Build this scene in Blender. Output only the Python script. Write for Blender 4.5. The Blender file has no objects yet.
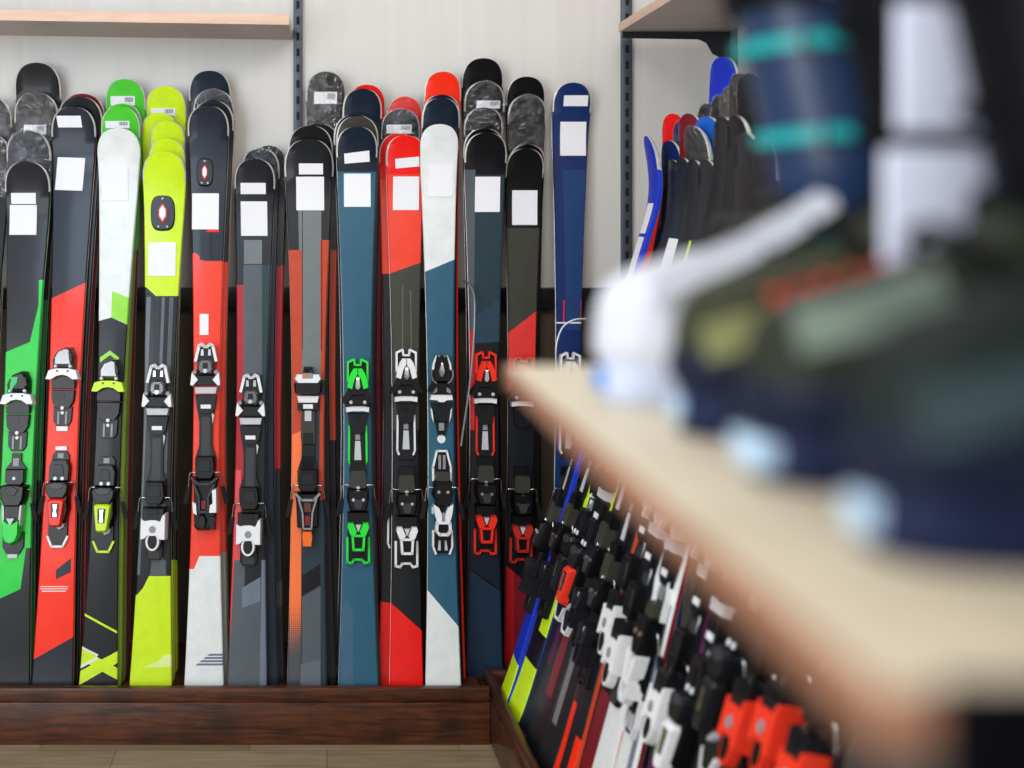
import bpy, bmesh, math, random
from mathutils import Vector, Matrix
random.seed(7)
SC = bpy.context.scene
COL = SC.collection
PI = math.pi

# ------------------------------------------------------------------ camera model
F, VX, VY, EYE = 1200.0, 327.0, 210.0, 1.54
def at(px, py, Y):
    return Vector(((px-VX)*Y/F, Y, EYE-(py-VY)*Y/F))

# ------------------------------------------------------------------ materials
def s2l(c):
    c = c/255.0
    return c/12.92 if c <= .04045 else ((c+.055)/1.055)**2.4
def rgb(c): return (s2l(c[0]), s2l(c[1]), s2l(c[2]), 1)
MATS = {}
def mat(c, rough=.35, metal=0.0, coat=0.0, grain=0.06, scale=60.0, name=None, spec=None):
    """plain material with a light procedural variation"""
    key = (tuple(c), rough, metal, coat, grain, scale, spec)
    if key in MATS: return MATS[key]
    m = bpy.data.materials.new(name or 'finish'); m.use_nodes = True
    nt = m.node_tree; b = nt.nodes['Principled BSDF']
    b.inputs['Roughness'].default_value = rough
    b.inputs['Metallic'].default_value = metal
    b.inputs['Specular IOR Level'].default_value = spec if spec is not None else (.32 if metal < .5 else .5)
    b.inputs['Coat Weight'].default_value = coat
    b.inputs['Coat Roughness'].default_value = .12
    tc = nt.nodes.new('ShaderNodeTexCoord')
    n = nt.nodes.new('ShaderNodeTexNoise'); n.inputs['Scale'].default_value = scale
    n.inputs['Detail'].default_value = 2
    nt.links.new(tc.outputs['Object'], n.inputs['Vector'])
    r = nt.nodes.new('ShaderNodeValToRGB')
    k = rgb(c)
    r.color_ramp.elements[0].position = .3; r.color_ramp.elements[1].position = .7
    r.color_ramp.elements[0].color = (k[0]*(1-grain), k[1]*(1-grain), k[2]*(1-grain), 1)
    r.color_ramp.elements[1].color = (min(1, k[0]*(1+grain)), min(1, k[1]*(1+grain)), min(1, k[2]*(1+grain)), 1)
    nt.links.new(n.outputs['Fac'], r.inputs['Fac'])
    nt.links.new(r.outputs['Color'], b.inputs['Base Color'])
    MATS[key] = m
    return m
def top(c): return mat(c, .36, 0, .12, .05, 25, 'topsheet', .22)
def plastic(c): return mat(c, .35, 0, .1, .04, 80, 'plastic', .25)
BLACK = plastic((9, 10, 12)); DARK = plastic((19, 21, 26)); GREYD = plastic((54, 56, 60))
OLIVE = plastic((58, 58, 50))
GREY = plastic((140, 142, 146)); WHITE = plastic((232, 233, 234)); LGREY = plastic((196, 198, 202))
CHROME = mat((205, 205, 208), .18, 1.0, 0, .03, 40, 'bright_metal')
SMOKE = mat((112, 114, 116), .18, .7, .3, .05, 90, 'smoked_metal')
STEEL = mat((170, 168, 162), .3, 1.0, 0, .06, 60, 'steel_edge')
RIM = mat((206, 203, 196), .3, .3, .2, .08, 60, 'tip_rim')
PAPER = mat((238, 238, 242), .6, 0, 0, .02, 200, 'label_paper')
INK = mat((120, 120, 126), .6, 0, 0, .1, 400, 'label_print')
RUBBER = mat((22, 22, 24), .6, 0, 0, .1, 100, 'rubber')
BASE = mat((38, 38, 42), .4, 0, 0, .08, 50, 'ski_base')

def fade_mat(c1, c2, v0, v1):
    """print that breaks up into dots from one ink to the other along the ski"""
    m = bpy.data.materials.new('dotted_print'); m.use_nodes = True
    nt = m.node_tree; b = nt.nodes['Principled BSDF']; L = nt.links.new
    b.inputs['Roughness'].default_value = .3; b.inputs['Coat Weight'].default_value = .3
    tc = nt.nodes.new('ShaderNodeTexCoord')
    sep = nt.nodes.new('ShaderNodeSeparateXYZ'); L(tc.outputs['Object'], sep.inputs[0])
    mr = nt.nodes.new('ShaderNodeMapRange'); L(sep.outputs['Z'], mr.inputs['Value'])
    mr.inputs['From Min'].default_value = v0; mr.inputs['From Max'].default_value = v1
    vo = nt.nodes.new('ShaderNodeTexVoronoi'); vo.inputs['Scale'].default_value = 160
    vo.inputs['Randomness'].default_value = 0
    L(tc.outputs['Object'], vo.inputs['Vector'])
    sub = nt.nodes.new('ShaderNodeMath'); sub.operation = 'SUBTRACT'
    L(mr.outputs['Result'], sub.inputs[0])
    mu = nt.nodes.new('ShaderNodeMath'); mu.operation = 'MULTIPLY'; mu.inputs[1].default_value = 1.1
    L(vo.outputs['Distance'], mu.inputs[0]); L(mu.outputs[0], sub.inputs[1])
    sm = nt.nodes.new('ShaderNodeMapRange'); sm.inputs['From Min'].default_value = -.15; sm.inputs['From Max'].default_value = .15
    L(sub.outputs[0], sm.inputs['Value'])
    mx = nt.nodes.new('ShaderNodeMix'); mx.data_type = 'RGBA'
    mx.inputs['A'].default_value = rgb(c1); mx.inputs['B'].default_value = rgb(c2)
    L(sm.outputs['Result'], mx.inputs['Factor']); L(mx.outputs['Result'], b.inputs['Base Color'])
    return m

def wrap_mat():
    m = bpy.data.materials.new('clear_film'); m.use_nodes = True
    nt = m.node_tree; L = nt.links.new
    for n in list(nt.nodes):
        if n.type != 'OUTPUT_MATERIAL': nt.nodes.remove(n)
    out = [n for n in nt.nodes][0]
    tr = nt.nodes.new('ShaderNodeBsdfTransparent'); gl = nt.nodes.new('ShaderNodeBsdfGlossy')
    gl.inputs['Roughness'].default_value = .08
    df = nt.nodes.new('ShaderNodeBsdfDiffuse'); df.inputs['Color'].default_value = (.75, .75, .8, 1)
    tc = nt.nodes.new('ShaderNodeTexCoord')
    no = nt.nodes.new('ShaderNodeTexNoise'); no.inputs['Scale'].default_value = 28; no.inputs['Detail'].default_value = 4
    no.inputs['Distortion'].default_value = 1.6
    L(tc.outputs['Object'], no.inputs['Vector'])
    bp = nt.nodes.new('ShaderNodeBump'); bp.inputs['Strength'].default_value = 1.0; bp.inputs['Distance'].default_value = .02
    L(no.outputs['Fac'], bp.inputs['Height']); L(bp.outputs['Normal'], gl.inputs['Normal'])
    cr = nt.nodes.new('ShaderNodeValToRGB')
    cr.color_ramp.elements[0].position = .6; cr.color_ramp.elements[0].color = (0, 0, 0, 1)
    cr.color_ramp.elements[1].position = .8; cr.color_ramp.elements[1].color = (.24, .24, .24, 1)
    L(no.outputs['Fac'], cr.inputs['Fac'])
    m1 = nt.nodes.new('ShaderNodeMixShader'); L(cr.outputs['Color'], m1.inputs['Fac'])
    L(tr.outputs[0], m1.inputs[1]); L(df.outputs[0], m1.inputs[2])
    m2 = nt.nodes.new('ShaderNodeMixShader'); m2.inputs['Fac'].default_value = .13
    L(m1.outputs[0], m2.inputs[1]); L(gl.outputs[0], m2.inputs[2])
    L(m2.outputs[0], out.inputs['Surface'])
    return m
FILM = wrap_mat()

def wood_mat(name, c1, c2, scale, stretch, rough=.45, bump=.0, detail=6, coat=0.0, ramp=(.35, .65), extra=None):
    m = bpy.data.materials.new(name); m.use_nodes = True
    nt = m.node_tree; b = nt.nodes['Principled BSDF']; L = nt.links.new
    b.inputs['Roughness'].default_value = rough; b.inputs['Coat Weight'].default_value = coat
    tc = nt.nodes.new('ShaderNodeTexCoord'); mp = nt.nodes.new('ShaderNodeMapping')
    mp.inputs['Scale'].default_value = stretch
    L(tc.outputs['Object'], mp.inputs['Vector'])
    n = nt.nodes.new('ShaderNodeTexNoise'); n.inputs['Scale'].default_value = scale
    n.inputs['Detail'].default_value = detail; n.inputs['Distortion'].default_value = .6
    L(mp.outputs[0], n.inputs['Vector'])
    r = nt.nodes.new('ShaderNodeValToRGB')
    r.color_ramp.elements[0].position = ramp[0]; r.color_ramp.elements[1].position = ramp[1]
    r.color_ramp.elements[0].color = rgb(c1); r.color_ramp.elements[1].color = rgb(c2)
    L(n.outputs['Fac'], r.inputs['Fac'])
    last = r.outputs['Color']
    if extra:
        c3, sc3, f3 = extra
        n2 = nt.nodes.new('ShaderNodeTexNoise'); n2.inputs['Scale'].default_value = sc3; n2.inputs['Detail'].default_value = 3
        L(tc.outputs['Object'], n2.inputs['Vector'])
        r2 = nt.nodes.new('ShaderNodeMapRange'); r2.inputs['From Min'].default_value = .45; r2.inputs['From Max'].default_value = .7
        r2.inputs['To Max'].default_value = f3
        L(n2.outputs['Fac'], r2.inputs['Value'])
        mx = nt.nodes.new('ShaderNodeMix'); mx.data_type = 'RGBA'
        L(r2.outputs['Result'], mx.inputs['Factor']); L(last, mx.inputs['A']); mx.inputs['B'].default_value = rgb(c3)
        last = mx.outputs['Result']
    L(last, b.inputs['Base Color'])
    if bump:
        bp = nt.nodes.new('ShaderNodeBump'); bp.inputs['Strength'].default_value = bump; bp.inputs['Distance'].default_value = .004
        L(n.outputs['Fac'], bp.inputs['Height']); L(bp.outputs['Normal'], b.inputs['Normal'])
    return m

# ------------------------------------------------------------------ object helpers
def finish(bm, sharp=.55):
    bmesh.ops.recalc_face_normals(bm, faces=bm.faces)
    for f in bm.faces: f.smooth = True
    for e in bm.edges:
        if len(e.link_faces) == 2 and e.calc_face_angle(0) > sharp: e.smooth = False
def obj(name, bm, mats, parent=None, sharp=.55, recalc=True):
    if recalc: finish(bm, sharp)
    me = bpy.data.meshes.new(name); bm.to_mesh(me); bm.free()
    for m in (mats if isinstance(mats, (list, tuple)) else [mats]): me.materials.append(m)
    o = bpy.data.objects.new(name, me); COL.objects.link(o)
    if parent is not None: o.parent = parent
    return o
def empty(name, loc=(0, 0, 0), rz=0, matrix=None):
    o = bpy.data.objects.new(name, None); COL.objects.link(o)
    o.empty_display_size = .05
    if matrix is not None: o.matrix_world = matrix
    else: o.location = loc; o.rotation_euler = (0, 0, rz)
    return o
def tag(o, label, cat, group=None):
    o['label'] = label; o['category'] = cat
    if group: o['group'] = group
    return o
def struct(o): o['kind'] = 'structure'; return o
def add_box(bm, x0, x1, y0, y1, z0, z1, mi=0, bev=0.0):
    r = bmesh.ops.create_cube(bm, size=1)
    vs = r['verts']
    bmesh.ops.scale(bm, vec=(x1-x0, y1-y0, z1-z0), verts=vs)
    bmesh.ops.translate(bm, vec=((x0+x1)/2, (y0+y1)/2, (z0+z1)/2), verts=vs)
    fs = set(f for v in vs for f in v.link_faces)
    for f in fs: f.material_index = mi
    if bev:
        es = list(set(e for v in vs for e in v.link_edges))
        bmesh.ops.bevel(bm, geom=es, offset=bev, segments=2, profile=.5, affect='EDGES')
def add_tube(bm, pts, r, mi=0, n=8):
    pts = [Vector(p) for p in pts]
    rings = []
    for i, p in enumerate(pts):
        d = (pts[min(i+1, len(pts)-1)]-pts[max(i-1, 0)]).normalized()
        a = d.orthogonal().normalized() if i == 0 else (prev-d*prev.dot(d)).normalized()
        prev = a; b = d.cross(a)
        rings.append([bm.verts.new(p+(a*math.cos(t)+b*math.sin(t))*r) for t in [2*PI*k/n for k in range(n)]])
    for i in range(len(rings)-1):
        for k in range(n):
            f = bm.faces.new((rings[i][k], rings[i][(k+1) % n], rings[i+1][(k+1) % n], rings[i+1][k])); f.material_index = mi
    for ring in (rings[0], rings[-1]):
        f = bm.faces.new(ring); f.material_index = mi
def smooth_path(pts, n=6):
    """Catmull-Rom through the points"""
    P = [Vector(p) for p in pts]; P = [P[0]*2-P[1]]+P+[P[-1]*2-P[-2]]
    out = []
    for i in range(1, len(P)-2):
        for k in range(n):
            t = k/n; a, b, c, d = P[i-1:i+3]
            out.append(.5*((2*b)+(c-a)*t+(2*a-5*b+4*c-d)*t*t+(3*b-a-3*c+d)*t**3))
    out.append(P[-2]); return out

# ------------------------------------------------------------------ skis
class Frame:
    def __init__(s, B, T, xh):
        B = Vector(B); T = Vector(T); xh = Vector(xh)
        s.B = B; s.L = (T-B).length; s.z = (T-B).normalized()
        s.x = (xh-s.z*xh.dot(s.z)).normalized(); s.y = s.z.cross(s.x)
        s.M = Matrix(((s.x.x, s.y.x, s.z.x, B.x), (s.x.y, s.y.y, s.z.y, B.y), (s.x.z, s.y.z, s.z.z, B.z), (0, 0, 0, 1)))
    def uv(s, px, py):
        """where the sight line through a point of the photograph meets the ski's top sheet: across, along"""
        C = Vector((0, 0, EYE)); d = Vector(((px-VX)/F, 1, -(py-VY)/F))
        t = (s.B-C).dot(s.y)/d.dot(s.y); q = C+d*t-s.B
        return q.dot(s.x), q.dot(s.z)

class Shape:
    def __init__(s, L, wt, ww, wl, t=.013, rise=.05, rl=.2, tr=None, p=2.5):
        s.L, s.wt, s.ww, s.wl, s.t, s.rise, s.rl, s.p = L, wt, ww, wl, t, rise, rl, p
        s.tr = tr or wt*.56
    def width(s, v):
        a = .44*s.L; b = s.L-s.tr
        if v < a:
            k = v/a; w = s.wl+(s.ww-s.wl)*(1-(1-k)**1.7)
        else:
            k = min(1, (v-a)/(b-a)); w = s.ww+(s.wt-s.ww)*(k**1.9)
        if v > b:
            x = min(1, (v-b)/s.tr); w *= max(.0, (1-x**s.p))**(1/s.p)
        if v < .025: w *= .86+.14*math.sqrt(max(0, 1-(1-v/.025)**2))
        return max(w, .012)
    def yc(s, v):
        y = 0.0
        if v > s.L-s.rl: y -= s.rise*((v-(s.L-s.rl))/s.rl)**2
        if v < .12: y -= .006*(1-v/.12)**2
        return y
    def stations(s):
        L = s.L; st = [0, .004, .012, .025, .05, .09, .12]
        n = 16
        for i in range(1, n): st.append(.12+(L-s.rl-.12)*i/n)
        b = L-s.tr
        k = L-s.rl
        while k < b-.008: st.append(k); k += .022
        for x in (0, .2, .38, .53, .66, .77, .86, .93, .975, .998): st.append(b+s.tr*x)
        return sorted(st)

def ski_body(sh, base, layers, side=None, rim=True, base_mat=None, bev=.003):
    """layers: list of (polygon in (across, along), material)"""
    side = side or BLACK
    mats = [base, side, RIM if rim else base, STEEL, base_mat or BASE]
    bm = bmesh.new(); t = sh.t
    top_n = 5; rings = []
    L = sh.L
    for v in sh.stations():
        h = sh.width(v)/2; yc = sh.yc(v)
        tt = t*(1 if v < L-sh.tr*1.4 else max(.5, 1-.5*(v-(L-sh.tr*1.4))/(sh.tr*1.4)))
        bb = min(bev, h*.4)
        if v > L-sh.tr*1.3: bb = min(.0045, h*.5)
        pts = []
        for k in range(top_n):
            u = -1+2*k/(top_n-1)
            pts.append((u*(h-bb), yc-.0012*(1-u*u)))
        pts += [(h, yc+.0028), (h, yc+tt-.002), (h+.0006, yc+tt-.0018), (h+.0006, yc+tt), (-h-.0006, yc+tt), (-h-.0006, yc+tt-.0018), (-h, yc+tt-.002), (-h, yc+.0028)]
        rings.append((v, [bm.verts.new((x, y, v)) for x, y in pts]))
    n = len(rings[0][1])
    for i in range(len(rings)-1):
        v = (rings[i][0]+rings[i+1][0])/2
        for k in range(n):
            a, b = rings[i][1], rings[i+1][1]
            f = bm.faces.new((a[k], a[(k+1) % n], b[(k+1) % n], b[k]))
            if k < top_n-1: mi = 0
            elif k in (top_n-1, n-1): mi = 2 if v > L-sh.tr*1.25 else 0
            elif k in (top_n, n-2): mi = 1 if v < L-sh.tr*1.25 else 2
            elif k in (top_n+1, top_n+2, n-3, n-4): mi = 3
            else: mi = 4
            f.material_index = mi
    f = bm.faces.new(rings[0][1]); f.material_index = 1
    f = bm.faces.new(rings[-1][1]); f.material_index = 2
    for poly, m in layers:
        if m not in mats: mats.append(m)
        mi = mats.index(m)
        P = [Vector((p[0], 0, p[1])) for p in poly]
        v0 = min(p.z for p in P); v1 = max(p.z for p in P)
        for i in range(len(P)):
            a, b = P[i], P[(i+1) % len(P)]
            d = b-a
            if d.length < 1e-6: continue
            no = Vector((d.z, 0, -d.x)).normalized()
            geom = [f for f in bm.faces if max(q.co.z for q in f.verts) > v0-1e-5 and min(q.co.z for q in f.verts) < v1+1e-5]
            es = set(e for f in geom for e in f.edges); vs = set(q for f in geom for q in f.verts)
            bmesh.ops.bisect_plane(bm, geom=list(vs)+list(es)+geom, dist=1e-6, plane_co=a, plane_no=no)
        for f in bm.faces:
            if f.material_index in (3, 4, 1): continue
            if f.material_index == 2 and rim: continue
            c = f.calc_center_median()
            ins = False; j = len(P)-1
            for i in range(len(P)):
                if (P[i].z > c.z) != (P[j].z > c.z) and c.x < (P[j].x-P[i].x)*(c.z-P[i].z)/(P[j].z-P[i].z)+P[i].x: ins = not ins
                j = i
            if ins: f.material_index = mi
    return bm, mats

def add_prism(bm, poly, h0, h1, mi, inset=.15, sh=None, skew=0):
    """poly in (across, along); rises from the top sheet by h0..h1 (towards -y)"""
    n = len(poly)
    cx = sum(p[0] for p in poly)/n; cz = sum(p[1] for p in poly)/n
    def ring(h, k, sk=0): return [bm.verts.new((cx+(p[0]-cx)*k, -h, cz+(p[1]-cz)*k+sk)) for p in poly]
    R = [ring(h0, 1)]
    if inset > 0 and h1-h0 > .004:
        R.append(ring(h0+(h1-h0)*.6, 1-.25*inset)); R.append(ring(h0+(h1-h0)*.88, 1-.6*inset))
    R.append(ring(h1, 1-inset, skew))
    fs = []
    for i in range(len(R)-1):
        for k in range(n): fs.append(bm.faces.new((R[i][k], R[i][(k+1) % n], R[i+1][(k+1) % n], R[i+1][k])))
    fs.append(bm.faces.new(R[0])); fs.append(bm.faces.new(R[-1]))
    for f in fs: f.material_index = mi
def mir(poly): return [(-x, y) for x, y in reversed(poly)]
def rect(x0, y0, x1, y1): return [(x0, y0), (x1, y0), (x1, y1), (x0, y1)]
def circ(x, y, rx, ry=None, n=12): ry = ry or rx; return [(x+rx*math.cos(2*PI*i/n), y+ry*math.sin(2*PI*i/n)) for i in range(n)]
def strips(pts, w, closed=False):
    out = []
    m = len(pts)
    for i in range(m if closed else m-1):
        a = Vector(pts[i]); b = Vector(pts[(i+1) % m]); d = (b-a).normalized(); nn = Vector((-d.y, d.x))*w/2; e = d*w*.4
        out.append([tuple(a-e-nn), tuple(b+e-nn), tuple(b+e+nn), tuple(a-e+nn)])
    return out

K = .00296                       # metres per picture unit in the binding drawings
# pieces: (part, sub-part or None, material, polygon, h0, h1, inset)
def toe_a(acc, dome=SMOKE, mark=None):
    P = []
    P += [('toe_binding', None, dome, [(-7, -25), (3, -29), (8, -28), (12, -19), (12, -6), (-12, -6), (-12, -16)], .004, .046, .35)]
    P += [('toe_binding', None, BLACK, [(5, -24), (9, -23), (11, -12), (7, -10)], .02, .047, .3)]
    P += [('toe_binding', None, BLACK, [(-11, -14), (-8, -21), (-6, -11), (-9, -8)], .02, .045, .3)]
    P += [('toe_binding', None, LGREY, circ(-7, -8, 2), .03, .047, .2), ('toe_binding', None, LGREY, circ(8, -8, 2), .03, .047, .2)]
    if mark: P += [('toe_binding', 'mark', mark, [(-6, -22), (1, -22), (0, -16), (-3, -12), (-6, -6), (-7, -8)], .046, .0485, 0)]
    P += [('toe_binding', 'toe_wing', acc, [(-15, -4), (-7, -6), (7, -6), (15, -4), (18, 5.5), (12, 6), (6, 2), (0, .8), (-6, 2), (-12, 6), (-18, 5.5)], .012, .045, .08)]
    P += [('toe_binding', 'toe_wing', GREYD, circ(-5, -3, 1), .045, .047, 0), ('toe_binding', 'toe_wing', GREYD, circ(6, -3, 1), .045, .047, 0)]
    P += [('toe_binding', 'toe_pad', DARK, [(-12.5, 7.5), (-6, 3), (0, 1.8), (6, 3), (12.5, 7.5), (12.5, 15), (-12.5, 15)], .004, .024, .06)]
    P += [('toe_binding', 'toe_pad', DARK, [(-12.5, 16), (12.5, 16), (11.5, 28), (7, 35), (-7, 35), (-11.5, 28)], .004, .021, .08)]
    P += [('toe_binding', 'toe_pad', BLACK, rect(-8, 20, 2, 25), .02, .0225, 0)]
    P += [('toe_binding', None, WHITE, circ(0, 34.5, 2), .01, .022, .1), ('toe_binding', None, WHITE, circ(0, 39.5, 1.8), .01, .018, .1)]
    P += [('binding_plate', None, DARK, [(-10, 33), (10, 33), (9.5, 48), (6, 53), (-6, 53), (-9.5, 48)], .002, .012, .06)]
    P += [('binding_plate', 'slider', GREY, rect(-5, 38, -3, 51), .012, .015, 0), ('binding_plate', 'slider', GREY, rect(3, 38, 5, 51), .012, .015, 0)]
    return P
def end_a(): return [('binding_plate', 'end_cap', WHITE, rect(-6, 53, 6, 58), .002, .012, .05)]
def heel_a(acc, tail=WHITE, front=True):
    P = []
    if front: P += [('binding_plate', 'end_cap', WHITE, rect(-6, -38, 6, -34), .002, .012, .05)]
    P += [('binding_plate', None, DARK, [(-6, -33), (6, -33), (9, -29), (9, -20), (-9, -20), (-9, -29)], .002, .012, .06)]
    P += [('binding_plate', 'slider', GREY, rect(-3, -31, 3, -26), .012, .014, 0)]
    P += [('heel_binding', 'heel_pad', DARK, [(-8, -25), (8, -25), (11, -18), (10.5, -3), (-10.5, -3), (-11, -18)], .004, .034, .12)]
    P += [('heel_binding', 'heel_pad', BLACK, [(-4, -20), (4, -20), (6, -9), (-6, -9)], .033, .0365, .1)]
    P += [('heel_binding', None, WHITE, circ(-3.2, -6, 2), .03, .037, .1), ('heel_binding', None, WHITE, circ(4, -6, 2), .03, .037, .1)]
    P += [('heel_binding', None, DARK, [(-13, 0), (-10, -3), (10, -3), (13, 0), (12, 8), (8, 14), (-8, 14), (-12, 8)], .004, .058, .2)]
    P += [('heel_binding', None, GREYD, [(-9, 1), (-4, -2), (4, -2), (9, 1), (4, 4), (-4, 4)], .056, .0615, .1)]
    P += [('heel_binding', None, BLACK, [(-9, 10), (11, 8), (12, 24), (9, 37), (-7, 37), (-10, 24)], .004, .042, .2)]
    P += [('heel_binding', 'heel_lever', acc, [(-9, 15), (-6, 13), (6, 13), (9, 15), (8, 24), (6, 40), (4, 42), (-4, 42), (-6, 40), (-8, 24)], .035, .064, .18)]
    P += [('heel_binding', 'heel_lever', BLACK, [(-4, 18), (4, 18), (3.4, 32), (-3.4, 32)], .063, .0655, 0)]
    P += [('heel_binding', 'heel_lever', CHROME, [(-2, 19), (2, 19), (1.2, 25), (2, 31), (-2, 31), (-1.2, 25)], .065, .067, 0)]
    P += [('heel_binding', None, LGREY, [(-1, 42), (8, 38), (7, 42), (2, 45)], .006, .03, .1)]
    P += [('binding_plate', None, DARK, [(-10, 35), (10, 35), (10, 53), (6, 61), (-6, 61), (-10, 53)], .002, .014, .06)]
    for q in strips([(-10, 52), (-5.6, 61.5), (5.6, 61.5), (10, 52)], 2.2): P += [('binding_plate', 'end_cap', tail, q, .002, .016, 0)]
    return P
def heel_g(acc):                 # low lever with pale side rails
    P = [('binding_plate', None, DARK, [(-5, -38), (5, -38), (5, -30), (11, -22), (-11, -22), (-5, -30)], .002, .014, .05)]
    P += [('binding_plate', 'slider', GREY, rect(-3, -33, 3, -25), .014, .016, 0)]
    P += [('heel_binding', 'heel_pad', DARK, [(-10, -22), (10, -22), (10, -9), (6, -6), (-6, -6), (-10, -9)], .004, .032, .1), ('heel_binding', None, WHITE, circ(0, -13, 1.6), .03, .034, 0)]
    P += [('heel_binding', None, BLACK, [(-14, -6), (-4, -8), (4, -8), (14, -6), (13, 8), (9, 16), (-9, 16), (-13, 8)], .004, .052, .22)]
    P += [('heel_binding', None, DARK, [(-7, -2), (0, -6), (7, -2), (3, 4), (-3, 4)], .05, .056, .1)]
    P += [('heel_binding', None, BLACK, rect(-8, 14, 8, 28), .004, .04, .1)]
    P += [('heel_binding', 'heel_rail', LGREY, [(-10, 13), (-8, 13), (-7, 30), (-9, 34)], .004, .044, .05), ('heel_binding', 'heel_rail', LGREY, [(8, 13), (10, 13), (9, 34), (7, 30)], .004, .044, .05)]
    P += [('heel_binding', 'heel_lever', acc, [(-9, 26), (-3, 30), (3, 30), (9, 26), (9, 42), (6, 50), (0, 53), (-6, 50), (-9, 42)], .01, .055, .2)]
    P += [('heel_binding', 'heel_lever', LGREY, [(-4, 26), (4, 26), (0, 33)], .05, .057, 0)]
    P += [('binding_plate', None, DARK, [(-11, 40), (11, 40), (11, 55), (7, 62), (-7, 62), (-11, 55)], .002, .012, .06), ('binding_plate', 'end_cap', LGREY, rect(-5, 62, 5, 66), .002, .012, .05)]
    return P
def toe_b(acc):
    P = [('toe_binding', None, BLACK, [(-6, -23), (6, -23), (9, -10), (9, -2), (-9, -2), (-9, -10)], .004, .03, .1)]
    P += [('toe_binding', None, CHROME, [(-5, -19), (-2.5, -19), (-2, -12), (-5.5, -12)], .03, .034, .1), ('toe_binding', None, CHROME, [(2.5, -19), (5, -19), (5.5, -12), (2, -12)], .03, .034, .1)]
    for q in strips([(-10.5, -7), (-7, -22.5), (-4, -24), (-1.5, -21.5), (1.5, -21.5), (4, -24), (7, -22.5), (10.5, -7)], 3): P += [('toe_binding', 'toe_fork', acc, q, .01, .036, .05)]
    P += [('toe_binding', None, SMOKE, [(-10, 3), (-9, -5), (-5, -10), (5, -10), (9, -5), (10, 3), (6, 8), (-6, 8)], .01, .05, .35)]
    P += [('toe_binding', None, BLACK, [(-2.5, -5), (2.5, -5), (3, 1), (-3, 1)], .046, .052, .1), ('toe_binding', None, CHROME, circ(0, 3.5, 2.3), .046, .0525, .1)]
    P += [('toe_binding', 'toe_wing', acc, [(-14, 4), (-11, 7.5), (-7, 12.5), (-13, 19), (-15.5, 18)], .01, .048, .1), ('toe_binding', 'toe_wing', acc, mir([(-14, 4), (-11, 7.5), (-7, 12.5), (-13, 19), (-15.5, 18)]), .01, .048, .1)]
    P += [('toe_binding', None, GREY, circ(-11, 4.6, 2.6), .01, .05, .2), ('toe_binding', None, GREY, circ(11, 4.6, 2.6), .01, .05, .2)]
    P += [('toe_binding', None, BLACK, [(-9, 8), (9, 8), (12, 18), (-12, 18)], .004, .034, .1)]
    P += [('toe_binding', 'toe_bar', LGREY, [(-12.5, 19.5), (12.5, 19.5), (10.8, 26.5), (-10.8, 26.5)], .004, .026, .08)]
    P += [('toe_binding', 'toe_pad', DARK, [(-11.5, 27.5), (11.5, 27.5), (9.5, 42), (4.5, 47), (-4.5, 47), (-9.5, 42)], .004, .022, .06)]
    P += [('toe_binding', 'toe_pad', WHITE, rect(-5.2, 37.5, 5.2, 41.5), .022, .0235, 0), ('toe_binding', 'toe_pad', BLACK, [(-.5, 29), (1.5, 29), (1.5, 34), (-2, 34)], .022, .0232, 0)]
    P += [('binding_plate', None, DARK, [(-9.5, 40), (9.5, 40), (8, 50), (7, 56), (7, 96), (-7, 96), (-7, 56), (-8, 50)], .002, .012, .05), ('binding_plate', 'slider', GREYD, rect(-4.5, 50, 4.5, 93), .012, .0145, 0)]
    P += [('binding_plate', 'slider', LGREY, [(6, 46), (8.5, 48), (7, 57)], .012, .0145, 0)]
    return P
def heel_b(acc):
    P = [('binding_plate', None, DARK, [(-6, -32), (6, -32), (11, -16), (11, -4), (-11, -4), (-11, -16)], .002, .014, .05)]
    P += [('heel_binding', 'heel_pad', BLACK, [(-9, -19), (9, -19), (10.5, -10), (10, 0), (7, 5), (-7, 5), (-10, 0), (-10.5, -10)], .004, .044, .15)]
    P += [('heel_binding', 'heel_pad', DARK, [(-6, -15), (6, -15), (7, -3), (-7, -3)], .043, .046, .1)]
    P += [('heel_binding', None, DARK, [(-12, 7), (12, 7), (11, 20), (0, 23), (-11, 20)], .004, .055, .15), ('heel_binding', None, BLACK, [(-6, 9), (6, 9), (5, 14), (-5, 14)], .053, .0575, .1)]
    P += [('heel_binding', 'heel_housing', acc, [(-13, 17), (-9, 19.5), (-3, 18.5), (3, 18.5), (8, 20), (11, 13), (13.5, 13), (13.5, 39), (8, 39), (6, 35), (-6, 35), (-9, 38), (-13, 39)], .006, .06, .1)]
    P += [('heel_binding', 'heel_housing', GREY, circ(0, 28, 3.5), .058, .0635, .1), ('heel_binding', 'heel_housing', OLIVE, circ(10, 29, 2.2, 4), .05, .0585, .1)]
    P += [('heel_binding', 'heel_lever', acc, circ(0, 40, 7.5, 10, 16), .03, .055, .1), ('heel_binding', 'heel_lever', BLACK, circ(0, 40, 5, 7.5, 14), .054, .0575, .1)]
    P += [('binding_plate', None, BLACK, [(-9, 36), (9, 36), (9, 56), (6, 60), (-6, 60), (-9, 56)], .002, .016, .06), ('binding_plate', None, GREYD, rect(-6, 50, 6, 58), .015, .018, .05)]
    return P
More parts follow.
